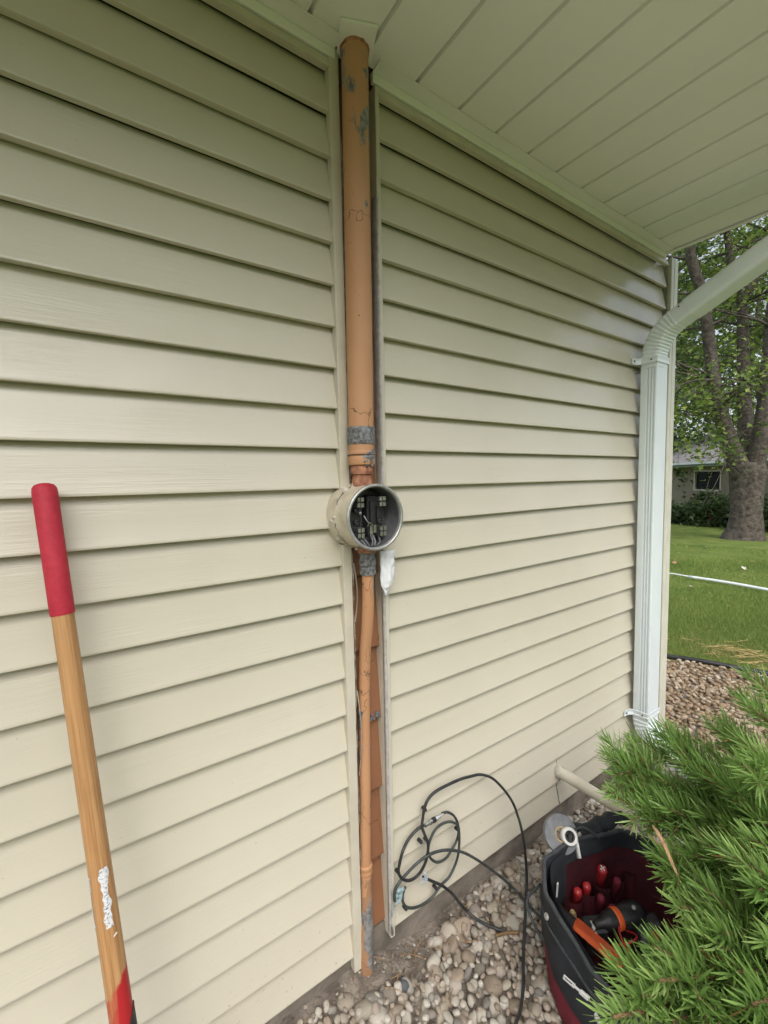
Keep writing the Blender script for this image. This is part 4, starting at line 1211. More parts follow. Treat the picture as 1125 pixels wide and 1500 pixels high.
def near_keep(x_, y_):
    # bare dirt strip along the foundation
    lim = -0.020 if x_ < 0.50 else (-0.080-0.02*math.sin(x_*20) if x_ < 0.78 else (-0.030 if x_ < 1.0 else -0.008))
    return y_ < lim+0.012*mn.noise(Vector((x_*14, y_*14, 0)))
st = []
st += scatter(0.15,1.75,-0.78,-0.002,0.0135,0.0320,17000,0.74,near_keep,0.004)
st += scatter(0.15,1.75,-0.78,-0.005,0.007,0.015,9000,0.92,near_keep,0.016)
st += scatter(0.75,1.60,-0.16,-0.004,0.016,0.027,350,1.1,near_keep,0.012)
br = lambda x_, y_: x_ < edge_x(y_)-0.05 and not (x_ < 2.42 and y_ > -0.02)
brown = scatter(2.25,3.95,-0.85,0.95,0.014,0.027,13000,0.76,br,0.006)
brown += scatter(2.25,3.95,-0.85,0.95,0.012,0.020,4000,1.1,br,0.020)
far = scatter(-1.6,2.30,-1.75,-0.01,0.020,0.034,9000,0.80,lambda x_,y_: not (0.13 < x_ < 1.77 and -0.80 < y_), 0.006)
far += scatter(1.7,2.32,-0.8,-0.01,0.016,0.028,3000,0.80,None,0.006)
def px_of(p):
    v = p-CAM; c_ = v.dot(F)
    if c_ < 0.05: return None
    return 562.5+632.48*v.dot(R2)/c_, 750-632.48*v.dot(U2)/c_, c_
cand = []
for s_ in st:
    p = Vector((s_[0],s_[1],bed_z(s_[0],s_[1])+s_[3]))
    q = px_of(p)
    vis = q and 380 < q[0] < 812 and 1150 < q[1] < 1512
    if vis and q[0] > 790 and q[1] > 1260: vis = False
    cand.append((632*s_[2]/q[2] if vis else 0.0, s_, p))
cand.sort(key=lambda c_: -c_[0])
solo = [c_ for c_ in cand if c_[0] > 0][:290]
rest = [c_[1] for c_ in cand if c_ not in solo]
solo_set = set(id(c_[1]) for c_ in solo)
rest = [c_[1] for c_ in cand if id(c_[1]) not in solo_set]
smesh = []
for v, f in hi:
    me = bpy.data.meshes.new('river_stone'); me.from_pydata([tuple(p) for p in v], [], f)
    me.polygons.foreach_set('use_smooth', [True]*len(f)); me.materials.append(M['stone']); smesh.append(me)
slate = smesh[3].copy(); slate.materials.clear(); slate.materials.append(M['stone_slate'])
for i, (sz_, s_, p) in enumerate(solo):
    o = bpy.data.objects.new('river_stone', smesh[i % NS]); col.objects.link(o)
    o.location = p; o.scale = (s_[2],)*3
    o.rotation_euler = (rg.gauss(0,.35), rg.gauss(0,.35), rg.uniform(0,6.28))
    attach(o, bed)
o = bpy.data.objects.new('river_stone', slate); col.objects.link(o); o.location = (0.655,-0.085,0.042); o.scale = (0.027,)*3; o.rotation_euler = (0.3,0.6,0.9); attach(o, bed)
def stone_mass(name, L, mat, shapes):
    VV, FF, AA = [], [], []; off = 0
    arr = [(np.array([tuple(p) for p in v]), np.array(f)) for v, f in shapes]
    for (x_,y_,r_,zo) in L:
        v, f = arr[rg.randrange(NS)]
        E = Matrix.Rotation(rg.uniform(0,6.28),3,'Z') @ Matrix.Rotation(rg.gauss(0,.35),3,'X') @ Matrix.Rotation(rg.gauss(0,.35),3,'Y')
        q = (v*r_) @ np.array(E).T + np.array((x_,y_,bed_z(x_,y_)+zo))
        VV.append(q); FF.append(f+off); off += len(q); AA.append(np.full(len(q), rg.random()))
    o = grid_mesh(name, np.concatenate(VV), np.concatenate(FF), mat, {'rnd': np.concatenate(AA)}, bed, True)
    o['kind'] = 'stuff'
    return o
stone_mass('river_stones', rest, M['stone'], lo)
stone_mass('river_stones', far, M['stone'], lo)
stone_mass('brown_river_stones', brown, M['stone_brown'], lo)

# paint chips, grit and bits of leaf on the dirt by the foundation
mb = MB()
for i in range(700):
    x_ = rg.gauss(0.70,0.24) if i < 450 else rg.uniform(0.2,1.6)
    y_ = -abs(rg.gauss(0.045,0.045)) if i < 450 else -rg.uniform(0.0,0.5)
    z_ = bed_z(x_,y_)+0.009+0.012*rg.random()*(1 if y_ > -.1 else 0.2)
    s_ = 0.0010+0.0045*rg.random()**2.2
    e = Matrix.Rotation(rg.uniform(0,6.28),3,'Z') @ Matrix.Rotation(rg.gauss(0,.5),3,'X')
    c_ = Vector((x_,y_,z_))
    P_ = [c_+e@Vector((a*s_*rg.uniform(.6,1.3), b*s_*rg.uniform(.4,1.0), q*0.0006)) for q in (-1,1) for a, b in ((-1,-1),(1,-1),(1,1),(-1,1))]
    mb.add(P_, [(0,3,2,1),(4,5,6,7),(0,1,5,4),(1,2,6,5),(2,3,7,6),(3,0,4,7)], rg.random()*0.98+0.01)
db = mb.build('paint_chips', M['chips'], bed); db['kind'] = 'stuff'
mb = MB()
for i in range(70):
    x_, y_ = rg.uniform(0.3,1.3), -abs(rg.gauss(0.03,0.16))-0.01
    a = rg.uniform(0,6.28); L_ = rg.uniform(0.015,0.06)
    p = Vector((x_,y_,bed_z(x_,y_)+0.022)); d = Vector((math.cos(a),math.sin(a),rg.gauss(0,.15)))
    mb.tube([p-d*L_/2,p+Vector((rg.gauss(0,.003),rg.gauss(0,.003),.003)),p+d*L_/2],[0.0010,0.0012,0.0006],5,a=rg.random())
tw_ = mb.build('dry_twigs', M['deadleaf'], bed); tw_['kind'] = 'stuff'
ob = MB()
ob.tube(smooth_path([(1.02,-0.19,0.056),(0.985,-0.17,0.058),(0.955,-0.155,0.055)]),0.0045,8)
stk = ob.build('stick', M['twig'], smooth=True); tag(stk, 'short brown stick lying on the stones beside the short cable', 'stick')

# ------------------------------------------------------------------ evergreen in the corner bed
tips = [(1.19,-0.39,0.645),(1.36,-0.37,0.64),(1.11,-0.43,0.605),(1.31,-0.49,0.69),(1.025,-0.575,0.595),(1.38,-0.56,0.76),(1.34,-0.64,0.87),(0.925,-0.655,0.60),(1.07,-0.625,0.61),(0.95,-0.71,0.61),(1.24,-0.62,0.70),(1.11,-0.69,0.84),(1.02,-0.71,0.70),(0.705,-0.680,0.60),(0.640,-0.668,0.60),(0.79,-0.71,0.59),(0.90,-0.73,0.63),(0.79,-0.77,0.59),(1.15,-0.71,0.71),(0.93,-0.77,0.73),(1.19,-0.61,0.63),(0.88,-0.745,0.59),(1.16,-0.54,0.62),(1.14,-0.50,0.60)]
fir = thing('evergreen_shrub', (1.62,-0.95,0.0), 'bushy long-needled evergreen reaching over the tool bag and the downspout foot', 'shrub')
TB = Vector((1.62,-0.95,0.0))
mb = MB(); mb.tube([TB+Vector((0.01*math.sin(i),0.01*math.cos(i*2),0.13*i)) for i in range(10)], [0.030-0.0024*i for i in range(10)], 10, jit=0.1)
mb.build('trunk', M['twig'], fir, smooth=True)
rg2 = random.Random(21)
alltips = [Vector(t) for t in tips]
for t_ in tips:
    alltips.append(Vector(t_)+(Vector((rg2.uniform(0,.09), rg2.uniform(-.10,-.02), rg2.uniform(-.04,.05))) if t_[0] < 1.08 else Vector((rg2.uniform(-.02,.10), rg2.uniform(-.07,.05), rg2.uniform(-.05,.05)))))
NVIS = len(alltips)
for i in range(48):
    a = rg2.uniform(0,6.28); hh = rg2.uniform(0.12,1.12); rad = (0.75-0.45*hh)*rg2.uniform(0.6,1.0)
    q = TB+Vector((math.cos(a)*rad, math.sin(a)*rad, hh))
    if q.x < 1.25 and q.y > -1.35: continue
    if q.y > -0.13: continue
    alltips.append(q)
branches = MB(); nV, nF, nA = [], [], []; cnt = 0
def shoot(a, b, dens=1.0, nl=0.052, tone=0.6):
    """needles set all round a young shoot from a to b"""
    global cnt
    d = b-a; L_ = d.length; d = d.normalized()
    u = d.orthogonal().normalized(); v = d.cross(u)
    n_ = int(L_/0.00160*dens)
    for i in range(n_):
        t = (i+rg2.random())/n_
        an = i*2.39996+rg2.uniform(-.3,.3)
        rad = u*math.cos(an)+v*math.sin(an)
        # needles lift towards the light
        up_ = 0.25
        lean = 0.55+0.55*t*t+rg2.uniform(-.12,.12)
        dirn = (rad*(1-0.35*t)+d*lean+Vector((0,0,up_))).normalized()
        ln = nl*(0.80+0.35*rg2.random())*(0.75+0.4*math.sin(math.pi*min(1,t+0.25)))
        p0 = a+d*(L_*t)+rad*0.002
        w_ = dirn.cross(Vector((rg2.uniform(-1,1),rg2.uniform(-1,1),rg2.uniform(-1,1)))).normalized()*0.00205
        curve = d*0.10*ln+Vector((0,0,0.05*ln))
        p1 = p0+dirn*ln*0.55; p2 = p0+dirn*ln+curve
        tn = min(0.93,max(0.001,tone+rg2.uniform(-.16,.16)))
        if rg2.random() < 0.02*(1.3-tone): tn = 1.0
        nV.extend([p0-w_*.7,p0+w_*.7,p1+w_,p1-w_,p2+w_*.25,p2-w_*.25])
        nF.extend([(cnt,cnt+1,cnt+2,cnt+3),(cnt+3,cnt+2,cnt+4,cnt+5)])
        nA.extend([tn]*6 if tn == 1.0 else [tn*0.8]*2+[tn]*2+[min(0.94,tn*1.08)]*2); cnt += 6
for i, tip in enumerate(alltips):
    hgt = max(0.10, min(1.15, tip.z-0.10-0.25*(tip-TB).length*0.3))
    base = Vector((TB.x, TB.y, hgt*0.85))
    mid = (base+tip)/2+Vector((0,0,-0.03+0.02*rg2.random()))
    path = smooth_path([base, mid, tip], 5)
    branches.tube(path, [0.009-0.0060*j/(len(path)-1) for j in range(len(path))], 7)
    d = (tip-path[-3]).normalized()
    vis = i < NVIS
    L_ = rg2.uniform(0.09,0.14)
    tone = rg2.uniform(0.42,0.85)
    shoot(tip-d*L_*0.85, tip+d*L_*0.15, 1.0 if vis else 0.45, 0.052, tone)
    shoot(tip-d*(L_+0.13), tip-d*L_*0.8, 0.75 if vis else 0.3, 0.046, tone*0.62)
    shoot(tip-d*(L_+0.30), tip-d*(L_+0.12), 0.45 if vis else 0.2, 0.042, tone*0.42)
    for k_ in range(5 if vis else 3):
        s0 = tip-d*rg2.uniform(0.04,0.26)
        side_ = d.cross(Vector((0,0,1))).normalized()*(1 if k_ % 2 else -1)
        e = (d*0.8+side_*rg2.uniform(0.5,1.0)+Vector((0,0,rg2.uniform(-.35,.45)))).normalized()
        ll = rg2.uniform(0.06,0.13)
        branches.tube([s0, s0+e*ll], [0.0030,0.0016], 6)
        shoot(s0+e*0.012, s0+e*ll, 0.95 if vis else 0.4, 0.050, rg2.uniform(0.35,0.9))
branches.build('branches', M['twig'], fir, smooth=True)
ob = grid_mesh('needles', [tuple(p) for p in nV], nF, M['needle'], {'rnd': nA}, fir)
ob['kind'] = 'stuff'
mb = MB(); rings = []
a, b = Vector((0.972,-0.578,0.695)), Vector((0.950,-0.640,0.640))
for i in range(9):
    t = i/8; c_ = a.lerp(b,t)+Vector((0.004*math.sin(t*5),0,0)); w_ = 0.0075*math.sin(math.pi*(0.06+0.88*t))**0.7
    rings.append([c_+Vector((w_*s_, 0.2*w_*s_, 0.5*w_*abs(s_))) for s_ in (-1,-.4,.4,1)])
mb.rings(rings, False); dl_ = mb.build('dead_leaf', M['deadleaf'], smooth=True); dl_.modifiers.new('thick','SOLIDIFY').thickness = 0.0008
tag(dl_, 'curled brown dead leaf caught on the needles of the evergreen', 'leaf')

# ------------------------------------------------------------------ lawn edge and lawn
mb = MB()
P = [(edge_x(y), y, bed_z(edge_x(y),y)+0.016+0.008*mn.noise(Vector((y*2,0,0)))) for y in np.linspace(-1.9, 2.3, 60)]
mb.tube(P, 0.018, 10)
ed = mb.build('lawn_edging', M['edging'], smooth=True); tag(ed, 'black plastic edging strip between the brown stones and the lawn', 'edging')
def gz(x_, y_): return lawn_z(x_, y_)+(0.03*mn.noise(Vector((x_*.5,y_*.5,2))) if x_ > 5 else 0)
nprng = np.random.default_rng(5)
NB = 95000
ang = nprng.uniform(R(4), R(31), NB); rr_ = 3.85*np.exp(nprng.random(NB)*np.log(13/3.85))
gx = rr_*np.cos(ang); gy = -0.985+rr_*np.sin(ang)
hgt = nprng.uniform(0.022,0.055,NB)*(1+0.25*np.sin(gx*1.3+gy))
wd = 0.0022*(rr_/4)**0.9
az = nprng.uniform(0,6.283,NB); ln = nprng.normal(0,0.022,(NB,2))
rnd = np.clip(0.42+0.16*nprng.standard_normal(NB)+0.15*np.sin(gx*2.1)*np.sin(gy*3.0+1),0.001,0.9)
straw = np.exp(-(((gx-4.28)/0.22)**2+((gy-0.16)/0.36)**2))
rnd = np.where(nprng.random(NB) < 0.03+straw*0.85, nprng.uniform(0.9,1.0,NB), rnd)
hgt = np.where(straw > 0.4, hgt*0.6, hgt)
keepm = np.array([x_ > edge_x(y_)+0.02 for x_, y_ in zip(gx, gy)])
gx,gy,hgt,wd,az,ln,rnd,rr_ = (a_[keepm] for a_ in (gx,gy,hgt,wd,az,ln,rnd,rr_))
gzv = np.array([gz(x_,y_) for x_, y_ in zip(gx, gy)])
n_ = len(gx)
V = np.zeros((n_,3,3)); c_, s_ = np.cos(az)*wd, np.sin(az)*wd
V[:,0] = np.stack([gx-c_,gy-s_,gzv-0.005],1); V[:,1] = np.stack([gx+c_,gy+s_,gzv-0.005],1); V[:,2] = np.stack([gx+ln[:,0],gy+ln[:,1],gzv+hgt],1)
gr = grid_mesh('grass', V.reshape(-1,3), np.arange(n_*3).reshape(-1,3), M['grass'], {'rnd': np.repeat(rnd,3)})
gr['kind'] = 'stuff'; gr['label'] = 'short mown lawn grass beyond the stone bed'
# dry straw on the grass by the edging
mb = MB()
for i in range(80):
    x_, y_ = 4.27+rg.gauss(0,.15), 0.10+rg.gauss(0,.22)
    if x_ < edge_x(y_)+0.03: continue
    a = rg.gauss(2.0,0.7); L_ = rg.uniform(0.05,0.16); p = Vector((x_,y_,gz(x_,y_)+0.022+0.016*rg.random())); d = Vector((math.cos(a),math.sin(a),rg.gauss(0,.12)))
    mb.tube([p-d*L_/2,p+d*L_/2],0.0020,4,a=0.5)
s_ = mb.build('straw', basic('straw', (0.42,0.29,0.12),(0.62,0.46,0.22),30,0.8)); s_['kind'] = 'stuff'
# fallen leaves on the lawn
lm = []
for i in range(14):
    a = R(rg.uniform(12,24)); r_ = rg.uniform(4.5,13)
    x_, y_ = r_*math.cos(a), -0.985+r_*math.sin(a)
    c_ = Vector((x_,y_,gz(x_,y_)+0.045)); e = Matrix.Rotation(rg.uniform(0,6.28),3,'Z') @ Matrix.Rotation(rg.gauss(0,.4),3,'X')
    mb = MB(); s_ = rg.uniform(0.03,0.05)
    ring = [(0,-1,.1),(.5,-.5,0),(1,-.2,.15),(.6,.2,0),(.7,.8,.2),(0,.6,0),(-.7,.8,.15),(-.6,.2,0),(-1,-.2,.2),(-.5,-.5,0)]
    mb.add([c_+e@(Vector(q)*s_) for q in ring], [tuple(range(10))])
    o = mb.build('fallen_leaf', M['deadleaf'] if i % 3 else M['pale_caulk'])
    tag(o, 'small pale fallen leaf lying on the open lawn', 'leaf', 'fallen leaves on the lawn')
# white hose lying across the lawn
def onlawn(x_, y_, h): return Vector((x_, y_, gz(x_,y_)+h))
wp = thing('white_pipe', onlawn(7.3,1.4,0.03), 'white pipe lying across the lawn in front of the maple', 'pipe')
A_, B_ = (7.40,1.71), (6.85,-0.6)
mb = MB(); mb.tube([onlawn(A_[0]+(B_[0]-A_[0])*t+0.02*math.sin(t*9), A_[1]+(B_[1]-A_[1])*t, 0.050+0.004*math.sin(t*7)) for t in np.linspace(0,1,24)], 0.021, 10); mb.build('thick_section', M['whitepipe'], wp, smooth=True)
mb = MB(); mb.tube([onlawn(7.42+0.15*t, 1.71+0.9*t, 0.048+0.006*math.sin(t*9)) for t in np.linspace(0,1,14)], 0.011, 8); mb.build('thin_section', M['whitepipe'], wp, smooth=True)

# ------------------------------------------------------------------ trees
def leaf_mass(name, pts, size, mat, seed, parent, spread, per, tone=(0.15,0.85), flat=0.5):
    g = np.random.default_rng(seed)
    P = np.repeat(np.asarray(pts, float), per, 0); n_ = len(P)
    off = g.normal(0,1,(n_,3))*np.array([1,1,0.75])*spread
    P = P+off
    s_ = size*g.uniform(0.6,1.25,n_)
    nrm = g.normal(0,1,(n_,3)); nrm[:,2] = np.abs(nrm[:,2])+flat; nrm /= np.linalg.norm(nrm,axis=1)[:,None]
    t = g.normal(0,1,(n_,3)); u = np.cross(nrm,t); u /= np.linalg.norm(u,axis=1)[:,None]; v = np.cross(nrm,u)
    shape = [(0,-0.55,0),(0.30,-0.25,.05),(0.62,0.05,.16),(0.22,0.16,.02),(0.0,0.70,-.12),(-0.22,0.16,.02),(-0.62,0.05,.16),(-0.30,-0.25,.05)]
    V = np.zeros((n_,8,3))
    for i, (a, b, c_) in enumerate(shape): V[:,i] = P+(u*a+v*b+nrm*c_)*s_[:,None]
    b0 = (np.arange(n_)*8)[:,None]
    Fq = np.concatenate([b0+np.array([0,1,3,5]), b0+np.array([1,2,3,3]), b0+np.array([0,5,7,7])],0)
    quads = [b0+np.array([0,1,3,5]), b0+np.array([3,4,5,5])]
    tri = np.concatenate([b0+np.array(q) for q in ((0,1,3),(1,2,3),(0,3,5),(3,4,5),(5,6,7),(0,5,7))],0)
    rv = np.clip(g.uniform(tone[0],tone[1],n_)+0.12*np.repeat(g.standard_normal(len(pts)),per),0.001,1)
    o = grid_mesh(name, V.reshape(-1,3), tri, mat, {'rnd': np.repeat(rv,8)}, parent)
    o['kind'] = 'stuff'
    return o
def grow(mb, p, d, L_, r_, depth, rnd_, out, droop=0.0):
    n_ = 4; P = [p]
    q = p.copy(); dd = d.copy()
    for i in range(n_):
        dd = (dd+Vector((rnd_.gauss(0,.14),rnd_.gauss(0,.14),rnd_.gauss(0,.10)-droop))).normalized()
        q = q+dd*L_/n_; P.append(q.copy())
        if depth <= 1: out.append(tuple(q))
    mb.tube(P, [r_*(1-0.55*i/n_) for i in range(n_+1)], 7 if depth > 1 else 5, caps=True)
    if depth == 0: return
    for i in range(3):
        k_ = P[1+rnd_.randrange(n_)]
        s_ = Vector((rnd_.gauss(0,1),rnd_.gauss(0,1),rnd_.gauss(0.1,.55))).normalized()
        grow(mb, k_, (dd*0.7+s_).normalized(), L_*rnd_.uniform(0.55,0.8), r_*0.5, depth-1, rnd_, out, droop)
    grow(mb, P[-1], dd, L_*0.7, r_*0.45, depth-1, rnd_, out, droop)

mp = thing('maple_tree', (14.94,3.17,-0.42), 'big maple with a stout trunk forking into several upright stems on the lawn', 'tree')
trk = [(14.94,3.17,-0.60),(14.94,3.17,-0.36),(14.925,3.14,-0.10),(14.92,3.13,0.37),(14.98,3.145,1.0),(15.03,3.147,1.4),(15.06,3.147,1.70)]
def bark_tube(mb, P, rs, n_=20, j=0.10):
    P = smooth_path(P, 4); m_ = len(P); k_ = (len(rs)-1)
    rr = [rs[min(k_-1,int(i/(m_-1)*k_))]*(1-(i/(m_-1)*k_-min(k_-1,int(i/(m_-1)*k_))))+rs[min(k_,int(i/(m_-1)*k_)+1)]*(i/(m_-1)*k_-min(k_-1,int(i/(m_-1)*k_))) for i in range(m_)]
    fr = frames(P); rings = []
    for i, (t, u, v) in enumerate(fr):
        rings.append([P[i]+(u*math.cos(a)+v*math.sin(a))*rr[i]*(1+j*mn.noise(Vector((math.cos(a)*2.2,math.sin(a)*2.2,P[i].z*0.6)))+0.5*j*mn.noise(Vector((math.cos(a)*7,math.sin(a)*7,P[i].z*1.1)))) for a in np.linspace(0,2*math.pi,n_,endpoint=False)])
    mb.rings(rings, True, True, True)
mb = MB(); bark_tube(mb, trk, [0.66,0.50,0.40,0.345,0.36,0.40,0.36], 36, 0.14)
mb.build('trunk', M['bark'], mp, smooth=True)
Ls = [(14.96,3.20,1.2),(14.570,3.426,2.250),(14.379,3.642,3.186),(14.290,3.779,4.026),(14.114,3.902,5.391),(13.927,3.989,6.275),(13.636,4.146,7.145),(13.496,4.197,7.996),(13.205,4.240,8.944),(12.826,4.355,10.029)]
Ms = [(15.052,3.149,1.3),(15.436,3.354,2.653),(15.848,3.563,4.063),(16.179,3.727,5.706),(16.332,3.811,6.446)]
M1 = [(16.332,3.811,6.446),(16.201,3.956,7.056),(16.122,4.093,7.967),(16.055,4.266,9.383),(16.008,4.482,11.405)]
M2 = [(16.332,3.811,6.446),(16.708,3.723,6.988),(17.070,3.645,7.538),(17.710,3.560,8.769),(18.451,3.493,10.983)]
Rs = [(15.077,3.123,1.3),(15.02,2.914,2.221),(15.06,2.84,3.481),(15.10,2.80,5.258),(15.05,2.76,6.955),(15.0,2.70,9.107)]
for P_, rs in ((Ls,[0.27,0.215,0.17,0.15,0.135,0.125,0.115,0.09,0.07,0.04]),(Ms,[0.25,0.18,0.15,0.14,0.125]),(M1,[0.12,0.11,0.10,0.08,0.04]),(M2,[0.13,0.12,0.10,0.08,0.04]),(Rs,[0.27,0.21,0.18,0.15,0.11,0.05])):
    mb = MB(); bark_tube(mb, P_, rs, 18); mb.build('stem', M['bark'], mp, smooth=True)
r3 = random.Random(31); mb = MB(); ends = []
for P_ in (Ls, Ms, M1, M2, Rs):
    for i in range(2, len(P_)):
        for k_ in range(2):
            a = r3.uniform(0,6.28)
            grow(mb, Vector(P_[i]), Vector((math.cos(a),math.sin(a),0.35)).normalized(), r3.uniform(1.5,2.5), 0.038, 2, r3, ends, 0.04)
for q0, q1 in (((14.458,3.520,2.45),(-1,0.05,0.06)),((14.40,3.62,3.1),(-0.75,0.75,0.25)),((14.30,3.78,4.0),(-0.9,0.2,0.0)),((14.35,3.7,3.4),(-0.5,-0.7,0.25))):
    grow(mb, Vector(q0), Vector(q1).normalized(), 1.7, 0.032, 2, r3, ends, 0.06)
mb.build('branches', M['bark'], mp, smooth=True)
def open_side(e):
    # the crown is thin on the side of the driveway, so the stems stay in sight
    dpt = (Vector(e)-CAM).dot(F)
    return e[2] > 1.5 and (dpt > 12.3 or e[2] > 8.5 or (dpt < 11.75 and e[1] > 3.1 and 1.9 < e[2] < 3.4) or r3.random() < 0.26)
ends = [e for e in ends if open_side(e)]
leaf_mass('crown', ends, 0.105, M['leaf'], 3, mp, 0.25, 8, (0.2,1.0))

def simple_tree(name, base, H, cr, label, seed, mat, group='trees beyond the neighbouring house', size=0.16, per=7, r0=0.2, crown0=0.25, deep=2):
    t = thing(name, base, label, 'tree', group); r_ = random.Random(seed); mb = MB(); ends = []
    b = Vector(base)
    P = [b+Vector((0.15*math.sin(i*1.3+seed),0.15*math.cos(i*1.7+seed),H*0.9*i/8)) for i in range(9)]
    mb.tube(P, [r0*(1-0.1*i) for i in range(9)], 10, jit=0.08)
    mb.build('trunk', M['bark'], t, smooth=True)
    mb = MB()
    for i in range(22):
        h_ = crown0+(0.95-crown0)*i/21; p = P[0].lerp(P[-1], h_); a = r_.uniform(0,6.28)
        L_ = cr*(1.0-0.55*abs(h_-0.5))*r_.uniform(0.5,0.8)
        grow(mb, p, Vector((math.cos(a),math.sin(a),0.3)).normalized(), L_, 0.06, deep, r_, ends, 0.02)
    mb.build('branches', M['bark'], t, smooth=True)
    leaf_mass('crown', ends, size, mat, seed, t, 0.34, per)
    return t
simple_tree('broadleaf_tree', (26.5,10.6,-0.8), 15, 4.6, 'tall leafy tree rising behind the left part of the neighbouring roof', 5, M['leaf_dark'], size=0.24, per=4, r0=0.22, crown0=0.15)
simple_tree('broadleaf_tree', (30.5,7.4,-0.9), 17, 5.0, 'tall leafy tree rising behind the ridge of the neighbouring house', 6, M['leaf'], size=0.26, per=4, r0=0.25, crown0=0.15)
simple_tree('broadleaf_tree', (35,14.0,-1.0), 18, 5.5, 'farthest tall tree standing beyond the leafy row behind the house', 9, M['leaf_dark'], size=0.30, per=4, r0=0.25, crown0=0.12)

for i, (x_, y_, h_, lb) in enumerate(((-10,-16,8.5,'broad unseen tree added to block low sky, leftmost of its row'),(-3.5,-17,9,'broad unseen tree added to block low sky, facing the shovel'),(3,-16.5,8.5,'broad unseen tree added to block low sky, facing the meter socket'),
        (9.5,-16.5,9,'broad unseen tree added to block low sky, facing the house corner'),(16,-15.5,8.5,'broad unseen tree added to block low sky, beyond the house corner'))):  # unseen row added behind the camera to shape the light under the eave
    simple_tree('broadleaf_tree', (x_,y_,-0.05-0.1*(x_>5)), h_, 4.4, lb, 90+i, M['leaf'], 'unseen trees added to shade the eave', size=0.60, per=2, r0=0.22, crown0=0.08, deep=1)

# ------------------------------------------------------------------ neighbouring house
nh = thing('neighbouring_house', (21.6,6.2,-0.75), 'low neighbouring house with grey shingle roof and one window beyond the lawn', 'house')
A_ = Vector((22.65,8.06,0)); B_ = Vector((20.95,5.33,0)); d = (B_-A_).normalized(); nb = Vector((-d.y,d.x,0)).normalized()
if nb.dot(CAM-A_) < 0: nb = -nb          # outward, towards the camera
E_ = A_-d*3.0                            # hidden end
def hp(s_, o_, z_): return E_+d*s_+nb*o_+Vector((0,0,z_))
W_ = 14.0; ZE = 1.80; ZG = -1.2
def slab(mb, s0, s1, o0, o1, z0, z1):
    P_ = [hp(a,b,c_) for c_ in (z0,z1) for a, b in ((s0,o0),(s1,o0),(s1,o1),(s0,o1))]
    mb.add(P_, [(0,3,2,1),(4,5,6,7),(0,1,5,4),(1,2,6,5),(2,3,7,6),(3,0,4,7)])
def mat_board():
    t = NT('tan_lap_boards')
    sp = t.n('ShaderNodeSeparateXYZ'); t.l(t.co, sp.inputs[0])
    saw = t.math('FRACT', t.math('MULTIPLY', sp.outputs['Z'], 8.0))
    c = t.ramp(t.noise(2.0,4), [(0.3,(0.26,0.235,0.165)),(0.7,(0.33,0.30,0.22))])
    t.set(c, 0.85); t.bump(saw, 0.02); return t.m
wm = mat_board()
# window opening: s range computed along the wall
WS0, WS1 = 3.62, 5.14
WZ0, WZ1 = 0.68, 1.60
mb = MB(); slab(mb, 0, WS0, -0.85, -0.60, ZG, ZE); slab(mb, WS1, W_, -0.85, -0.60, ZG, ZE); slab(mb, WS0, WS1, -0.85, -0.601, ZG, WZ0); slab(mb, WS0, WS1, -0.85, -0.601, WZ1, ZE)
mb.build('wall', wm, nh)
wn = sub_empty('window', nh)
for a, b, c_, e in ((WS0,WS0+.07,WZ0,WZ1),(WS1-.07,WS1,WZ0,WZ1),(WS0+.071,WS1-.071,WZ0,WZ0+.07),(WS0+.071,WS1-.071,WZ1-.07,WZ1)):
    mb = MB(); slab(mb, a, b, -0.64, -0.56, c_, e); mb.build('frame', M['trim'], wn)
gm = NT('window_glass'); gm.set((0.012,0.018,0.016), 0.08, 0, 0.5)
mb = MB(); slab(mb, WS0+.07, WS1-.07, -0.68, -0.665, WZ0+.07, WZ1-.07); mb.build('pane', gm.m, wn)
mb = MB(); slab(mb, -0.3, W_+.3, -0.60, 0.02, ZE-0.03, ZE+0.0); mb.build('eave_soffit', M['trim'], nh)
mb = MB(); slab(mb, -0.3, W_+.3, 0.021, 0.05, ZE-0.05, ZE+0.13); mb.build('fascia', basic('sage_fascia',(0.17,0.20,0.165),(0.22,0.25,0.205),6,0.6), nh)
mb = MB(); slab(mb, -0.3, W_+.3, 0.051, 0.14, ZE+0.06, ZE+0.15); mb.build('gutter', M['white_metal'], nh)
mb = MB()
SL = 0.36
P_ = []
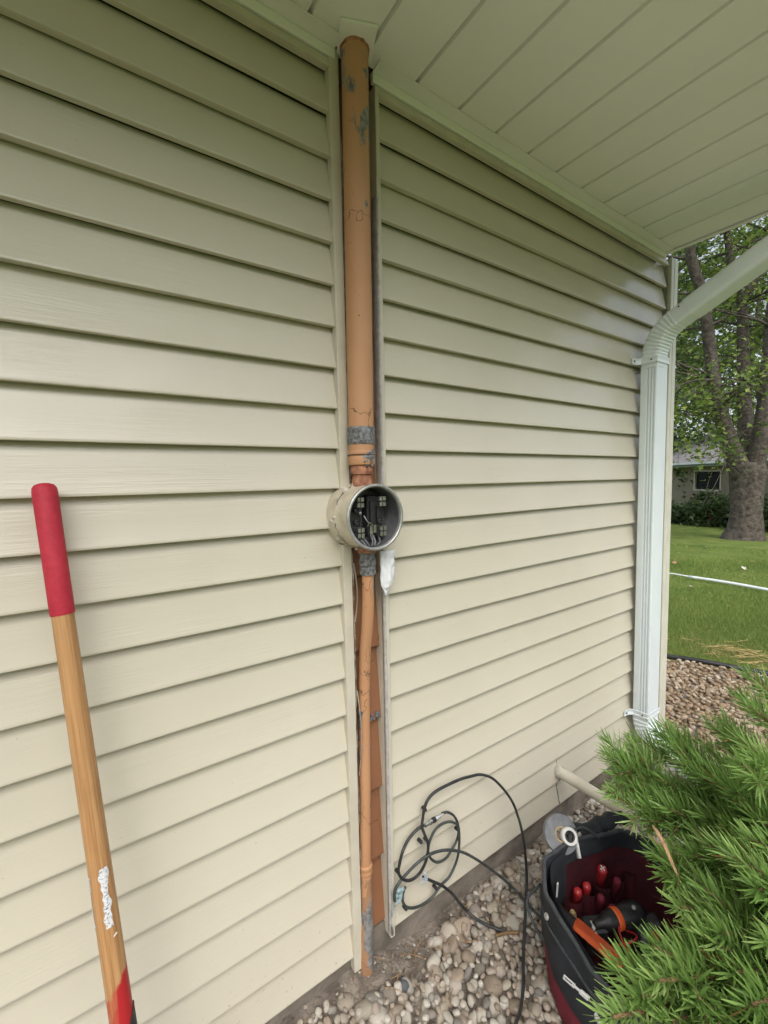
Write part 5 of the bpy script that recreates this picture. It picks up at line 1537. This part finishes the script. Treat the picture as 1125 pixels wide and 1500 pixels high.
for s_ in (-0.4, W_+.4):
    for o_, z_ in ((0.10,ZE+0.145),(-4.6,ZE+0.145+4.7*SL),(-9.3,ZE+0.145),(-9.3,ZE+0.10),(-4.6,ZE+0.10+4.7*SL),(0.10,ZE+0.10)): P_.append(hp(s_,o_,z_))
mb.add(P_, [(0,1,7,6),(1,2,8,7),(2,3,9,8),(3,4,10,9),(4,5,11,10),(5,0,6,11),(0,5,4,3,2,1),(6,7,8,9,10,11)])
def mat_roof2():
    t = NT('grey_shingles')
    c = t.ramp(t.noise(5,6,t.mapped((1,1,3)),0.7), [(0.3,(0.17,0.16,0.165)),(0.7,(0.30,0.285,0.29))])
    t.set(c, 0.95); t.bump(t.noise(18,4),0.02); return t.m
mb.build('roof', mat_roof2(), nh)
mb = MB(); slab(mb, 0, W_, -8.6, -0.86, ZG, ZE-0.04); mb.build('body', wm, nh)
# shrubs in front of the neighbouring house
for i, (s_, o_, h_, w_, lb) in enumerate(((1.6,0.9,0.8,0.8,'dark shrub under the left end of the neighbouring eave'),(3.3,1.0,0.95,0.9,'low dark shrub left of the window of the neighbouring house'),(5.1,0.9,0.72,0.8,'dark rounded shrub below the window of the neighbouring house'),
        (6.6,0.9,1.4,0.9,'tall dark shrub between the window and the maple trunk'),(8.6,0.8,1.3,0.9,'dark shrub behind the right side of the maple trunk'),(10.6,0.8,1.3,1.0,'dark shrub farthest right along the neighbouring house'))):
    base = hp(s_,o_,-0.68); t = thing('shrub', base, lb, 'shrub', 'shrubs along the neighbouring house'); r_ = random.Random(60+i); mb = MB(); ends = []
    for k_ in range(9):
        a = r_.uniform(0,6.28); e = base+Vector((math.cos(a)*w_*r_.random(),math.sin(a)*w_*r_.random(),h_*r_.uniform(.5,1)))
        mb.tube([base,(base+e)/2+Vector((0,0,.1)),e],[0.03,0.02,0.01],6)
    mb.build('stems', M['twig'], t)
    for k_ in range(170):
        a = r_.uniform(0,6.28); rr = w_*math.sqrt(r_.random()); ends.append((base.x+rr*math.cos(a), base.y+rr*math.sin(a), base.z+h_*(r_.random()**0.8)*(1-0.35*(rr/w_)**2)+0.05))
    leaf_mass('foliage', ends, 0.13, M['leaf_dark'], 70+i, t, 0.13, 11, (0.05,0.7))
